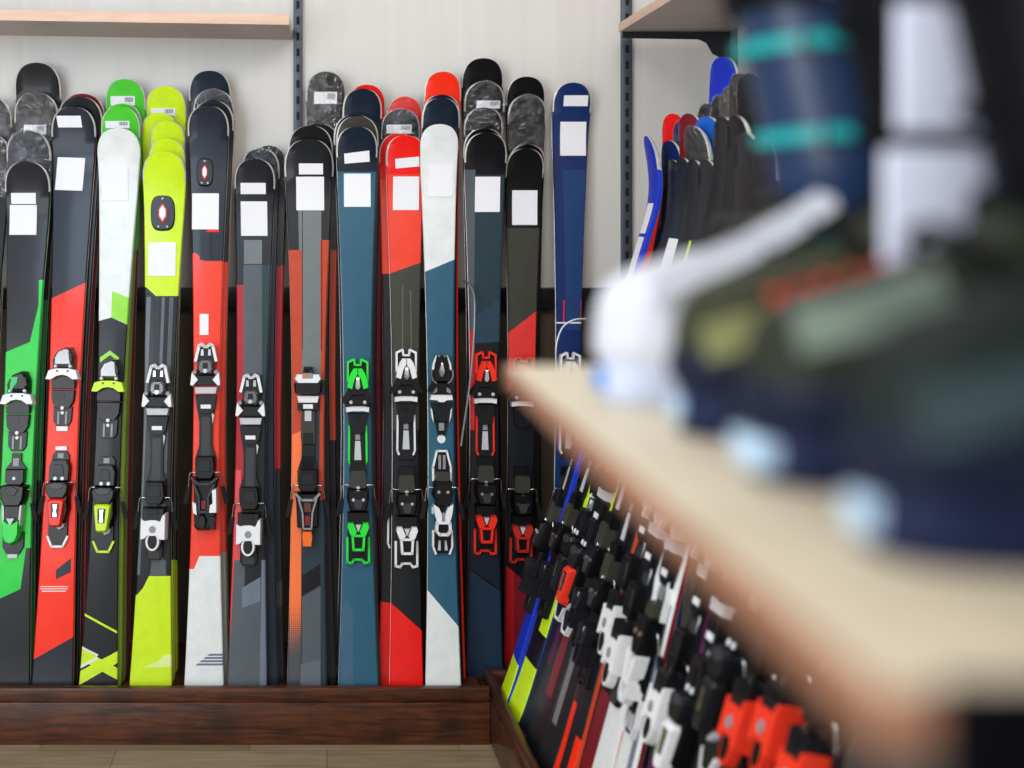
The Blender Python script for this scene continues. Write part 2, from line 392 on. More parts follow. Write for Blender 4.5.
def heel_b2(acc):                # grey lattice heel
    P = heel_b(acc)[:3]
    P += [('heel_binding', None, BLACK, [(-14, 2), (14, 2), (12, 12), (11, 52), (4, 56), (-8, 56), (-11, 52), (-12, 12)], .004, .035, .15)]
    for q in strips([(-13, 3), (-6, 9), (6, 9), (13, 3)], 2.4)+strips([(-10, 10), (-5, 22), (-5, 36), (4, 36), (4, 22), (10, 10)], 2.2): P += [('heel_binding', 'heel_lever', GREYD, q, .03, .056, .05)]
    P += [('heel_binding', 'heel_housing', acc, [(8, 14), (12.5, 13), (13, 38), (5, 38), (6, 30), (9, 28)], .006, .058, .1), ('heel_binding', 'heel_housing', acc, [(-12, 26), (-8, 28), (-7, 40), (-11, 38)], .006, .05, .1)]
    P += [('heel_binding', None, mat((110, 24, 34), .35), rect(-3, 25, 2, 34), .034, .05, .1)]
    P += [('heel_binding', None, DARK, circ(-2, 46, 4.5, 8), .03, .052, .25), ('heel_binding', None, DARK, rect(5, 40, 11, 55), .004, .04, .2)]
    return P
def toe_c(acc, rails=True, rail=None):
    rail = rail or acc; P = []
    pr = [(-11, -48), (-4, -51.5), (-3, -49.5), (-9, -46.3), (-9, -28.5), (-11, -27)]
    P += [('toe_binding', None, DARK, [(-9, -46), (-3, -46), (3, -46), (9, -46), (9, -28), (-9, -28)], .002, .02, .05)]
    for q in (pr, mir(pr)): P += [('toe_binding', 'toe_fork', acc, [(a, b) for a, b in q], .008, .034, .03)]
    for q in strips([(-3.5, -50), (-3, -44.5), (3, -44.5), (3.5, -50)], 2): P += [('toe_binding', 'toe_fork', acc, q, .008, .034, .03)]
    lg = [(-4, -41.5), (0, -41.5), (0, -35), (-3, -30), (-6, -19), (-11, -21), (-10, -29), (-7, -37)]
    for q in (lg, mir(lg)): P += [('toe_binding', 'toe_fork', acc, q, .01, .05, .08)]
    P += [('toe_binding', None, BLACK, [(-6, -34), (6, -34), (10, -20), (11, -13), (-11, -13), (-10, -20)], .004, .044, .15)]
    P += [('toe_binding', None, CHROME, [(-2, -34), (2, -34), (3.5, -22), (2, -18), (-2, -18), (-3.5, -22)], .04, .053, .35)]
    arm = [(-9, -21), (-5, -15), (-12, -5), (-17, -6), (-15.5, -11)]
    for q in (arm, mir(arm)): P += [('toe_binding', 'toe_wing', BLACK, q, .01, .048, .1)]
    P += [('toe_binding', None, BLACK, [(-11, -14), (11, -14), (12, -3), (-12, -3)], .004, .036, .08), ('toe_binding', None, LGREY, circ(-7, -7, 1.8), .035, .038, 0), ('toe_binding', None, LGREY, circ(7, -7, 1.8), .035, .038, 0)]
    P += [('toe_binding', 'toe_bar', WHITE, [(-12.3, -2), (-6, -3), (6, -3), (12.3, -2), (12, 3.2), (6, 2.2), (-6, 2.2), (-12, 3.2)], .004, .028, .06)]
    P += [('toe_binding', 'toe_pad', DARK, [(-10, 4), (10, 4), (8, 23), (5, 25), (-5, 25), (-8, 23)], .004, .022, .08), ('toe_binding', 'toe_pad', BLACK, rect(-5, 6, 2, 12), .021, .0235, .1)]
    if rails:
        P += [('binding_plate', None, DARK, [(-8, 20), (8, 20), (8, 62), (-8, 62)], .002, .01, .04), ('binding_plate', 'slider', LGREY, [(-2.6, 32), (2.6, 32), (3.6, 51), (-3.6, 51)], .01, .0125, 0)]
        P += [('binding_plate', 'slider', GREY, rect(-2.6, 25, 2.6, 31), .01, .013, .1)]
        for sg in (-1, 1):
            for q in strips([(sg*8.6, 17), (sg*9, 52), (sg*7.4, 56)], 1.9): P += [('binding_plate', 'side_rail', rail, q, .002, .014, 0)]
    return P
def heel_c(acc):
    P = [('heel_binding', None, BLACK, [(-8, -25), (8, -25), (9, -14), (-9, -14)], .002, .03, .06)]
    P += [('heel_binding', 'heel_pad', OLIVE, [(-8, -16), (-6, -17), (6, -17), (8, -16), (9, -1), (7, 1.5), (-7, 1.5), (-9, -1)], .004, .038, .08), ('heel_binding', None, CHROME, circ(0, 0, 2.5, 1.8), .036, .042, .2)]
    P += [('heel_binding', None, BLACK, [(-11, 1), (11, 1), (11.5, 12), (8, 24), (-8, 24), (-11.5, 12)], .004, .055, .2), ('heel_binding', None, GREYD, [(-6, 11), (6, 11), (3, 21), (-3, 21)], .053, .058, .1)]
    P += [('heel_binding', None, CHROME, circ(-5, 11.5, 1.7), .05, .059, .1), ('heel_binding', None, CHROME, circ(5, 11.5, 1.7), .05, .059, .1)]
    P += [('heel_binding', None, BLACK, [(-11, 24), (11, 24), (10, 46), (-10, 46)], .004, .03, .1)]
    arm = [(-10, 34), (-5, 34), (-1, 43), (-4, 48), (-8, 46), (-11, 38)]
    for q in (arm, mir(arm)): P += [('heel_binding', 'heel_lever', acc, q, .02, .056, .08)]
    P += [('heel_binding', 'heel_lever', LGREY, [(-3, 36), (3, 36), (0, 44)], .02, .05, .1)]
    P += [('heel_binding', 'heel_lever', BLACK, rect(-5, 46, 5, 60), .01, .046, .05)]
    for q in strips([(-5.8, 46.5), (5.8, 46.5), (4.8, 60), (-4.8, 60)], 2.4, True): P += [('heel_binding', 'heel_lever', acc, q, .012, .055, .03)]
    P += [('binding_plate', None, DARK, [(-10.5, 44), (10.5, 44), (10.5, 73), (5, 71), (-5, 71), (-10.5, 73)], .002, .014, .04), ('binding_plate', None, BLACK, [(-5, 62), (5, 62), (6, 69), (-6, 69)], .013, .018, .1)]
    for q in strips([(-10.8, 50), (-10.8, 73.5), (-6.4, 74.5), (-4, 71), (4, 71), (6.4, 74.5), (10.8, 73.5), (10.8, 50)], 2.2): P += [('binding_plate', 'end_cap', acc, q, .002, .018, 0)]
    return P
def toe_d(acc):
    P = [('toe_binding', None, BLACK, [(-6.5, -44), (6.5, -44), (8.5, -32), (11, -22), (9, -15), (-9, -15), (-11, -22), (-8.5, -32)], .004, .044, .15)]
    sd = [(-6, -43), (-4.5, -43), (-7.5, -34), (-8, -28), (-10, -28), (-9.5, -34)]
    for q in (sd, mir(sd)): P += [('toe_binding', 'toe_fork', acc, q, .02, .042, .05)]
    P += [('toe_binding', None, CHROME, [(-1, -37), (1, -37), (4, -25), (2, -20), (-2, -20), (-4, -25)], .04, .052, .3), ('toe_binding', None, CHROME, circ(-3, -42, 1.2), .04, .047, 0), ('toe_binding', None, CHROME, circ(3, -42, 1.2), .04, .047, 0)]
    arc = [(-10.5, -27), (-11, -22), (-9, -17), (-6, -15)]
    for a in (arc, [(-x, y) for x, y in arc]):
        for q in strips(a, 1.6): P += [('toe_binding', 'toe_hoop', CHROME, q, .03, .048, .03)]
    arm = [(-9, -17), (-5, -13), (-10, -5), (-14, -7), (-12.5, -12)]
    for q in (arm, mir(arm)): P += [('toe_binding', 'toe_wing', BLACK, q, .01, .046, .1)]
    P += [('toe_binding', None, BLACK, [(-9, -15), (9, -15), (10, -3), (-10, -3)], .004, .034, .05), ('toe_binding', None, GREY, [(-9.5, -8), (-5, -11), (-4.5, -6), (-9.5, -4)], .033, .037, .1), ('toe_binding', None, GREY, mir([(-9.5, -8), (-5, -11), (-4.5, -6), (-9.5, -4)]), .033, .037, .1)]
    P += [('toe_binding', 'toe_bar', acc, [(-11, -3.5), (11, -3.5), (12, 2), (5, 2.5), (2.5, 4.5), (-2.5, 4.5), (-5, 2.5), (-12, 2)], .004, .03, .06)]
    P += [('toe_binding', 'toe_pad', DARK, [(-11.5, 5), (-2, 5), (2, 5), (11.5, 5), (7.5, 14), (6.5, 24), (-6.5, 24), (-7.5, 14)], .004, .022, .06), ('toe_binding', 'toe_pad', BLACK, rect(-4, 5, 1.5, 11), .021, .0235, 0)]
    P += [('binding_plate', None, BLACK, [(-7, 22), (7, 22), (4, 37), (-4, 37)], .002, .012, .05), ('binding_plate', 'slider', GREY, rect(-2.8, 25, 2.8, 33), .012, .015, .05)]
    sb = [(-11, 10), (-9.5, 12), (-8.5, 19), (-8, 25), (-10, 19)]
    for q in (sb, mir(sb)): P += [('binding_plate', 'side_rail', acc, q, .002, .014, 0)]
    P += [('binding_plate', 'dot', acc, circ(0, 41.5, 4.2, 4.2, 16), .0014, .0035, 0)]
    return P
def heel_d(acc):
    P = [('binding_plate', None, BLACK, [(-4.5, -37), (4.5, -37), (9, -22), (9, -8), (-9, -8), (-9, -22)], .002, .012, .05)]
    for q in strips([(-9, -9), (-9, -22), (-5, -38), (5, -38), (9, -22), (9, -9)], 2): P += [('binding_plate', 'side_rail', acc, q, .002, .016, 0)]
    P += [('binding_plate', 'slider', GREY, rect(-3.6, -34, -1, -20), .012, .017, 0), ('binding_plate', 'slider', GREY, rect(1, -34, 3.6, -20), .012, .017, 0)]
    P += [('heel_binding', 'heel_pad', OLIVE, [(-6, -18), (6, -18), (8.5, -10), (6, -8), (-6, -8), (-8.5, -10)], .004, .036, .1)]
    P += [('heel_binding', None, BLACK, [(-9, -9), (9, -9), (11, 5), (5, 17), (-5, 17), (-11, 5)], .004, .052, .2), ('heel_binding', None, mat((196, 186, 150), .25, .8), circ(-4.5, 2, 1.8), .048, .055, .1), ('heel_binding', None, mat((196, 186, 150), .25, .8), circ(4.5, 2, 1.8), .048, .055, .1)]
    P += [('heel_binding', None, BLACK, rect(-8, 14, 8, 46), .004, .03, .1)]
    arm = [(-10, 13.5), (-4.5, 17), (-1.5, 24), (-1.5, 33), (-5, 34), (-7.5, 28), (-9, 22)]
    for q in (arm, mir(arm)): P += [('heel_binding', 'heel_lever', acc, q, .02, .056, .05)]
    P += [('heel_binding', 'heel_lever', GREY, rect(-1.5, 22, 1.5, 32), .02, .052, .05)]
    for q in strips([(-6.3, 32), (6.3, 32), (6.8, 40), (4, 43.5), (-4, 43.5), (-6.8, 40)], 2.6, True): P += [('heel_binding', 'heel_lever', acc, q, .012, .055, .03)]
    P += [('heel_binding', None, LGREY, [(-11, 17), (-9.5, 17), (-9, 24), (-11, 24)], .004, .03, .05)]
    P += [('binding_plate', None, BLACK, [(-9, 40), (9, 40), (9, 58), (7, 63), (-7, 63), (-9, 58)], .002, .014, .05), ('binding_plate', 'slider', LGREY, [(-4, 50), (-2, 50), (-2, 60), (-5, 60)], .013, .019, .1), ('binding_plate', 'slider', LGREY, mir([(-4, 50), (-2, 50), (-2, 60), (-5, 60)]), .013, .019, .1)]
    for sg in (-1, 1):
        for q in strips([(sg*9.4, 41), (sg*9.6, 56), (sg*7, 63)], 1.9): P += [('binding_plate', 'end_cap', acc, q, .002, .018, 0)]
    return P
ORANGE = plastic((240, 112, 30))
def toe_e():
    P = []
    for q in strips([(-4.5, -4), (-3.5, -10), (3.5, -10), (4.5, -4)], 2.4): P += [('toe_binding', 'toe_hoop', BLACK, q, .004, .036, .05)]
    P += [('toe_binding', 'toe_wing', WHITE, [(-12.5, -3.6), (12.5, -3.6), (14.5, 1.5), (11, 6), (-11, 6), (-14.5, 1.5)], .01, .05, .12), ('toe_binding', 'toe_wing', GREY, [(-6, -4.5), (5, -4.5), (5, 1), (-6, 1)], .048, .0525, .1), ('toe_binding', 'toe_wing', ORANGE, rect(-6, -1.5, 0, .5), .052, .0535, 0)]
    P += [('toe_binding', None, BLACK, [(-15, 5), (15, 5), (14, 15), (10, 17), (-10, 17), (-14, 15)], .004, .045, .15)]
    P += [('toe_binding', 'toe_bar', WHITE, [(-11.7, 18.5), (11.7, 18.5), (10, 25.5), (-10, 25.5)], .004, .028, .06)]
    P += [('toe_binding', 'toe_pad', DARK, [(-11.5, 26), (11.5, 26), (11, 33), (-11, 33)], .004, .022, .05), ('toe_binding', 'toe_pad', WHITE, rect(-5, 27, 5, 31.5), .022, .0235, 0)]
    P += [('binding_plate', None, OLIVE, [(-7, 33), (7, 33), (7.5, 60), (6.5, 68), (-6.5, 68), (-7.5, 60)], .002, .014, .04), ('binding_plate', 'slider', LGREY, rect(-3.4, 33.5, 3.4, 44), .014, .017, 0)]
    P += [('binding_plate', None, DARK, [(-6.5, 68), (6.5, 68), (7, 92), (-7, 92)], .002, .014, .04), ('binding_plate', None, DARK, rect(-5, 56, 5, 67), .013, .018, .08)]
    return P
def heel_e():
    P = heel_b(WHITE)[:3]
    P += [('heel_binding', None, BLACK, [(-14, 4), (14, 4), (12, 14), (11, 40), (4, 42), (-4, 42), (-11, 40), (-12, 14)], .004, .035, .15)]
    for q in strips([(-12, 6), (-6, 12), (6, 12), (12, 6)], 2.4)+strips([(-9, 11), (-5, 24), (-4, 40), (4, 40), (5, 24), (9, 11)], 1.8): P += [('heel_binding', 'heel_lever', GREY, q, .03, .055, .05)]
    P += [('heel_binding', None, mat((96, 52, 38), .35), rect(-4, 14, 4, 24), .034, .046, .1), ('heel_binding', None, mat((120, 28, 30), .35), rect(-3, 27, 3, 37), .034, .05, .1)]
    P += [('heel_binding', 'heel_lever', ORANGE, [(-4.5, 42), (4.5, 42), (5.5, 48), (4.5, 58), (-4.5, 58), (-5.5, 48)], .02, .058, .15)]
    return P

def add_binding(root, sh, vt, vh, pieces_toe, pieces_heel, brake=True, k=K, du=0.0, bw=1.0, ku=1.0, kv=1.0, hs=1.0):
    groups = {}
    for anchor, pcs in ((vt, pieces_toe), (vh, pieces_heel)):
        for part, sub, m, poly, h0, h1, ins in pcs:
            groups.setdefault((part, sub), []).append((m, [(x*k*ku+du, anchor-y*k*kv) for x, y in poly], h0 if h0 <= .004 else h0*hs, h1*hs, ins))
    parts = {}
    EXTRA = {'toe_binding': 'toe_block', 'heel_binding': 'heel_block', 'binding_plate': 'plate_section'}
    for (part, sub), lst in sorted(groups.items(), key=lambda q: q[0][1] is not None):
        cl = []
        for it in lst:
            bx = (min(p[0] for p in it[1])-.0008, max(p[0] for p in it[1])+.0008, min(p[1] for p in it[1])-.0008, max(p[1] for p in it[1])+.0008)
            hit = [c for c in cl if any(not (bx[1] < q[0] or bx[0] > q[1] or bx[3] < q[2] or bx[2] > q[3]) for q in c[1])]
            new = ([it], [bx])
            for c in hit: new = (c[0]+new[0], c[1]+new[1]); cl.remove(c)
            cl.append(new)
        cl.sort(key=lambda c: -sum((b[1]-b[0])*(b[3]-b[2]) for b in c[1]))
        for ci, (items, _) in enumerate(cl):
            bm = bmesh.new(); mats = []
            for m, poly, h0, h1, ins in items:
                if m not in mats: mats.append(m)
                add_prism(bm, poly, h0-.003 if h0 <= .004 else h0, h1, mats.index(m), ins)
            par = root if (sub is None and ci == 0) else parts.get(part, root)
            nm = sub or (part if ci == 0 else EXTRA[part])
            o = obj(nm, bm, mats, par, .5)
            if sub is None and ci == 0: parts[part] = o
    if brake:
        bm = bmesh.new()
        half = [(.020, -.018, vh+.004), (.040*bw, -.018, vh+.006), (.0475*bw, -.016, vh-.002), (.052*bw, -.006, vh-.042)]
        add_tube(bm, smooth_path([(-x, y, z) for x, y, z in reversed(half)]+half, 4), .0022, 0, 7)
        b = obj('brake', bm, CHROME, parts.get('heel_binding', root), .9)
        for s in (-1, 1):
            bm = bmesh.new()
            a = Vector((s*.051*bw, -.006, vh-.035)); c = Vector((s*.062*bw, .004, vh-.088)); d = (c-a).normalized()
            q = [(-.006, 0), (.006, 0), (.009, .045), (.006, .056), (-.006, .056)]
            vs0 = []
            for yy in (-.005, .005):
                vs0.append([bm.verts.new((a.x+d.x*t+x, a.y+d.y*t+yy, a.z+d.z*t)) for x, t in q])
            n = len(q)
            for i in range(n): bm.faces.new((vs0[0][i], vs0[0][(i+1) % n], vs0[1][(i+1) % n], vs0[1][i]))
            bm.faces.new(vs0[0]); bm.faces.new(vs0[1])
            bmesh.ops.bevel(bm, geom=list(bm.edges), offset=.0018, segments=2, affect='EDGES')
            obj('brake_pad', bm, RUBBER, b, .6)

def add_label(root, sh, quad, name='price_label', ink=None, m=None, thick=.0012, lift=.0014):
    """paper label following the top sheet; quad = 4 (across, along) corners, top-left first"""
    bm = bmesh.new(); R = 7; Cn = 3
    m = m or PAPER
    tl, tr, br, bl = [Vector(q) for q in quad]
    rows = []
    for i in range(R):
        a = tl.lerp(bl, i/(R-1)); b = tr.lerp(br, i/(R-1)); row = []
        for j in range(Cn):
            p = a.lerp(b, j/(Cn-1)); h = max(.01, sh.width(min(p.y, sh.L))/2); u = max(-1, min(1, p.x/h))
            y = sh.yc(p.y)-.0012*(1-u*u)-lift
            row.append((p.x, y, p.y))
        rows.append(row)
    for lay in (0, 1):
        rows_v = [[bm.verts.new((x, y-thick*lay, z)) for x, y, z in r] for r in rows]
        if lay == 0: V0 = rows_v
        else: V1 = rows_v
    for V in (V0, V1):
        for i in range(R-1):
            for j in range(Cn-1):
                f = bm.faces.new((V[i][j], V[i][j+1], V[i+1][j+1], V[i+1][j]))
    edge = [(0, j) for j in range(Cn)]+[(i, Cn-1) for i in range(1, R)]+[(R-1, j) for j in range(Cn-2, -1, -1)]+[(i, 0) for i in range(R-2, 0, -1)]
    for q in range(len(edge)):
        a = edge[q]; b = edge[(q+1) % len(edge)]
        bm.faces.new((V0[a[0]][a[1]], V0[b[0]][b[1]], V1[b[0]][b[1]], V1[a[0]][a[1]]))
    mats = [m]
    if ink:
        mats.append(INK)
        x0 = tl.lerp(tr, .58); x1 = tl.lerp(tr, .93)
        for i in range(9):
            a = x0.lerp(x1, i/9); w = (x1-x0).length/9*(.35+.35*((i*7) % 3)/2)
            d = (bl-tl)
            p0 = a+d*.12; p1 = a+d*.62
            y = sh.yc(p0.y)-lift-thick-.0022; y1 = sh.yc(p1.y)-lift-thick-.0022
            f = bm.faces.new([bm.verts.new(c) for c in ((p0.x, y, p0.y), (p0.x+w, y, p0.y), (p1.x+w, y1, p1.y), (p1.x, y1, p1.y))]); f.material_index = 1
    return obj(name, bm, mats, root, .5)

def add_wrap(root, sh, length, grow=.003, seed=0):
    """crumpled clear film pulled over the tip"""
    rnd = random.Random(seed)
    bm = bmesh.new(); L = sh.L; rings = []; n = 18
    vs = [L-length+length*i/10 for i in range(11)]+[L+.004]
    for v in vs:
        h = sh.width(min(v, L-.002))/2+grow*1.4; yc = sh.yc(min(v, L)); r = []
        if v > L: h = .006
        for k in range(n):
            t = 2*PI*k/n; c, s_ = math.cos(t), math.sin(t)
            x = h*math.copysign(abs(c)**.6, c); y = (sh.t/2+grow)*math.copysign(abs(s_)**.6, s_)
            j = rnd.uniform(-.0012, .0022)
            r.append(bm.verts.new((x+j*c, yc+sh.t/2*.7+y+j*s_, v)))
        rings.append(r)
    for i in range(len(rings)-1):
        for k in range(n): bm.faces.new((rings[i][k], rings[i][(k+1) % n], rings[i+1][(k+1) % n], rings[i+1][k]))
    bm.faces.new(rings[-1])
    return obj('plastic_wrap', bm, FILM, root, 3)

GB = 'skis standing in the back rack'
GR = 'skis standing in the side rack'
FLOOR_Z = .121
TH = .013

def back_ski(tip, bot, w, color, Yb, Yt, label, layers=(), side=None, rim=True, bind=None, labels=(), wrap=0, rise=.05, uvlayers=(), bmat=None, extra=None, name='ski', group=GB, rl=.2, p=2.5):
    """tip / bot: where the tip and tail centre fall in the photograph; w: tip, waist, tail width there"""
    B = Vector(((bot-VX)*Yb/F, Yb, FLOOR_Z)); T = at(tip[0], tip[1], Yt-rise)
    fr = Frame(B, T, (1, 0, 0)); T = T+fr.y*rise
    fr = Frame(B, T, (1, 0, 0))
    ym = (Yb+Yt)/2
    sh = Shape(fr.L, w[0]*Yt/F, w[1]*ym/F, w[2]*Yb/F, TH, rise, rl, p=p)
    lay = [([fr.uv(*q) for q in poly], m) for poly, m in layers]+list(uvlayers)
    bm, mats = ski_body(sh, color, lay, side, rim, bmat)
    if not (bind or labels or wrap or extra):
        o = obj(name, bm, mats); o.matrix_world = fr.M
        tag(o, label, 'ski', group); return o, fr, sh
    root = empty(name, matrix=fr.M)
    obj('ski_body', bm, mats, root)
    if bind:
        toe, ty, heel, hy = bind
        cx = lambda y: tip[0]+(bot-tip[0])*(y-tip[1])/(688-tip[1])
        add_binding(root, sh, fr.uv(cx(ty), ty)[1], fr.uv(cx(hy), hy)[1], toe, heel)
    for q in labels:
        ink = len(q) > 4 and q[4]; quad = [fr.uv(*c) for c in q[:4]]
        add_label(root, sh, quad, 'sticker' if ink else 'price_label', ink)
    if wrap: add_wrap(root, sh, wrap, seed=int(tip[0]*7+tip[1]))
    if extra: extra(root, fr, sh)
    tag(root, label, 'ski', group)
    return root, fr, sh
def R4(x0, y0, x1, y1, ink=False, sk=0):
    q = [(x0, y0), (x1, y0), (x1+sk, y1), (x0+sk, y1)]
    return q+[True] if ink else q

# colours of the top sheets
CHAR = top((25, 27, 31)); SLATE = top((26, 33, 46)); INKB = top((12, 13, 17)); NAVYT = top((14, 28, 46))
TEAL = top((44, 92, 116)); WHT = top((226, 230, 228)); REDO = top((250, 46, 14)); GRN = top((30, 205, 66)); GRND = top((22, 110, 44))
LIME = top((204, 236, 26)); LIMEG = top((150, 222, 60)); GRNT = top((72, 200, 44)); RED = top((240, 26, 22)); CORAL = top((244, 64, 42))
GREYT = top((112, 120, 122)); GREYM = top((82, 90, 96)); GREYL = top((108, 118, 134)); CRIM = top((176, 22, 36)); DKRED = top((120, 24, 34))
NAVY = top((20, 44, 98)); NAVYL = top((32, 62, 112)); BLUE = top((24, 52, 196)); OLIV = top((62, 62, 54)); ORNG = top((250, 116, 34)); RUST = top((190, 66, 34))
TEALD = top((36, 58, 66)); CARB = top((22, 25, 30)); CARBL = top((96, 104, 112)); GOLD = top((104, 98, 70)); MIDN = top((24, 34, 46)); BLUEB = top((30, 100, 200)); PURP = top((84, 22, 72))
ALUM = top((150, 150, 140))

def damper(px0, px1, px2, px3):
    """dark damper plate near the tip with a pale insert"""
    def f(root, fr, sh):
        cx, cy, rx, ry = px0, px1, px2, px3
        def dr(bm, poly, h0, h1, mi, ins):
            q = [fr.uv(*c) for c in poly]
            v = sum(c[1] for c in q)/len(q); y = -sh.yc(v)
            add_prism(bm, q, y+h0, y+h1, mi, ins)
        sup = [(cx+rx*math.copysign(abs(math.cos(t))**.6, math.cos(t)), cy+ry*math.copysign(abs(math.sin(t))**.7, math.sin(t))) for t in [2*PI*i/20 for i in range(20)]]
        bm = bmesh.new(); dr(bm, sup, -.004, .008, 0, .1)
        for a, b in ((-.35, .75), (.35, .75), (0, -.75)): dr(bm, circ(cx+a*rx, cy+b*ry, 1.1, 1.1, 8), .007, .0095, 1, .1)
        o = obj('damper_plate', bm, [BLACK, LGREY], root)
        ins = [(cx, cy-ry*.55), (cx+rx*.36, cy-ry*.2), (cx+rx*.36, cy+ry*.25), (cx, cy+ry*.62), (cx-rx*.36, cy+ry*.25), (cx-rx*.36, cy-ry*.2)]
        bm = bmesh.new(); dr(bm, ins, .007, .012, 0, .1)
        dr(bm, [(cx+(a-cx)*.72, cy+(b-cy)*.78) for a, b in ins], .011, .0145, 1, .1)
        obj('damper_insert', bm, [plastic((210, 40, 40)), WHITE], o)
    return f

# ------------------------------------------------------------------ the back rack, stack by stack
def depths(n, k):
    """k = 0 for the front ski, n rear skis behind it"""
    return 3.535+.036*k, 3.918-.034*(n-k)

def stack(front, rears):
    n = len(rears)
    Yb, Yt = depths(n, 0)
    if 'Yb' in front: Yb = front.pop('Yb')
    b0 = front['bot']; w0 = front['w']
    off = Yb-3.535; dy = front.pop('dy', 0); Yb += dy; Yt += dy; off += dy
    r = back_ski(Yb=Yb, Yt=Yt, **front)
    for k, d in enumerate(rears, 1):
        a, b = depths(n, k); d = dict(d)
        d.setdefault('bot', b0+1.5*k); d.setdefault('w', w0)
        back_ski(Yb=a+off, Yt=b+dy, **d)
    return r

A_DK = INKB
# S0 (cut by the left edge of the picture)
stack(dict(tip=(-12, 134), bot=-36, w=(40, 29, 36), color=INKB, label='black ski cut off by the left picture edge, lower of the two tips there', side=BLACK, wrap=.2),
      [dict(tip=(-10, 98), bot=-30, color=CHAR, label='charcoal ski cut off by the left picture edge, taller of the two tips there', wrap=.12)])
# S1
G1 = [(-10, 359), (30, 342), (38.5, 305), (39, 280), (60, 280), (60, 548), (26, 548), (20.5, 589), (-14, 605), (-20, 600)]
stack(dict(tip=(26, 162), bot=7.5, w=(45, 31, 45), color=CHAR, side=plastic((24, 150, 52)),
           label='leftmost whole front ski, charcoal and bright green with a green heel lever',
           layers=[(G1, GRN)], bind=(toe_a(WHITE, DARK, plastic((40, 190, 100))), 399, heel_g(plastic((36, 214, 70))), 491),
           labels=[R4(12.4, 194, 37, 204.5, sk=-.4), R4(10.5, 205.5, 37.5, 235, sk=-1)]),
      [dict(tip=(27, 131), w=(44, 30, 42), color=NAVYT, layers=[([(0, 240), (90, 240), (90, 700), (-20, 700)], GRND)], side=plastic((20, 130, 46)), label='film-wrapped dark ski, first tip behind the leftmost charcoal and green ski', wrap=.2, bot=13),
       dict(tip=(35, 93), w=(44, 30, 42), color=INKB, layers=[([(0, 300), (90, 300), (90, 480), (-20, 480)], GRND)], side=plastic((16, 96, 36)), label='film-wrapped black ski with a barcode sticker, second tip behind the charcoal and green ski', wrap=.2, bot=18, labels=[R4(25, 126, 47, 135, True)]),
       dict(tip=(36, 63), w=(46, 31, 42), color=INKB, label='tallest black ski at the left end, behind two film-wrapped tips', bot=22)])
# S2
stack(dict(tip=(72.5, 107), bot=52, w=(44, 31, 42), color=SLATE, side=plastic((226, 84, 50)),
           label='slate and orange-red front ski with a red heel lever, second from left',
           layers=[([(20, 313), (100, 276), (100, 622), (20, 667)], REDO), ([(56, 570), (71, 558), (71, 572), (56, 579.5)], SLATE),
                   ([(40, 586.2), (68, 586.2), (68, 587), (40, 587)], WHT), ([(40, 588.4), (68, 588.4), (68, 589.2), (40, 589.2)], WHT), ([(42, 590.6), (66, 590.6), (66, 591.6), (42, 591.6)], WHT)],
           bind=(toe_a(WHITE, SMOKE)+end_a(), 374.5, heel_a(plastic((238, 48, 32))), 484),
           labels=[R4(59, 119, 83, 129.5, sk=1), [(58, 157.5), (85.5, 158.5), (82.5, 191), (55, 190)]]),
      [dict(tip=(79, 97), w=(45, 30, 42), color=INKB, side=plastic((28, 140, 52)), label='black ski with green edges, first tip behind the slate and orange-red ski', bot=58),
       dict(tip=(82, 94), w=(44, 30, 42), color=DKRED, side=DKRED, label='dark red edged ski at the rear of the orange-red ski stack', bot=65)])
# S3
dlime = top((205, 228, 40))
stack(dict(tip=(118, 128.5), bot=98, w=(42.5, 26, 39), color=WHT, side=plastic((150, 196, 60)), rim=False,
           label='white-tipped front ski with a black tail and lime cross near the floor',
           layers=[([(80, 326), (111.5, 317.5), (140, 330.5), (140, 700), (60, 700)], CARB), ([(112.2, 291), (140, 302), (140, 330), (111.2, 317.3)], LIMEG),
                   ([(100, 357.5), (110, 350.5), (119, 357.5), (119, 361.5), (110, 355), (100, 362.5)], LIMEG),
                   ([(84, 613), (117, 631), (117, 633.5), (84, 615.5)], LIME),
                   ([(60, 637), (80, 645), (98.5, 655), (60, 684)], LIME),
                   ([(60, 682), (98.5, 661), (140, 640), (140, 646), (60, 688)], LIME),
                   ([(60, 684), (140, 638), (140, 650), (60, 696)], LIME), ([(60, 637), (140, 680), (140, 692), (60, 648)], LIME),
                   ([(60, 638), (80, 645.5), (98.5, 654.5), (97, 656), (80, 648), (60, 640)], WHT), ([(60, 677), (97, 656.3), (98.5, 658.5), (60, 680)], WHT)],
           bind=(toe_a(plastic((200, 236, 40)), SMOKE), 386.5, heel_a(plastic((200, 236, 40)), plastic((200, 236, 40)), False), 489),
           labels=[R4(102.3, 167.5, 128.3, 201, sk=.2)]),
      [dict(tip=(119.7, 107), w=(39, 27, 37), color=GRNT, layers=[([(90, 250), (160, 250), (160, 700), (60, 700)], top((150, 184, 62)))], side=plastic((158, 186, 60)), label='green tip with a barcode sticker right behind the white-tipped ski', bot=103, labels=[R4(107, 123.5, 131, 130, True)]),
       dict(tip=(122, 104), w=(38, 27, 37), layers=[([(90, 250), (160, 250), (160, 700), (60, 700)], top((118, 140, 52)))], color=GRNT, side=plastic((170, 180, 130)), label='green ski edge between the two green tips behind the white-tipped ski', bot=107),
       dict(tip=(124.5, 79.5), w=(40, 28, 37), color=GRNT, layers=[([(90, 250), (160, 250), (160, 700), (60, 700)], DKRED)], side=plastic((120, 160, 50)), label='tall green ski with a barcode sticker, rear of the white-tipped stack', bot=111, labels=[R4(112, 98.5, 136, 107, True)])])
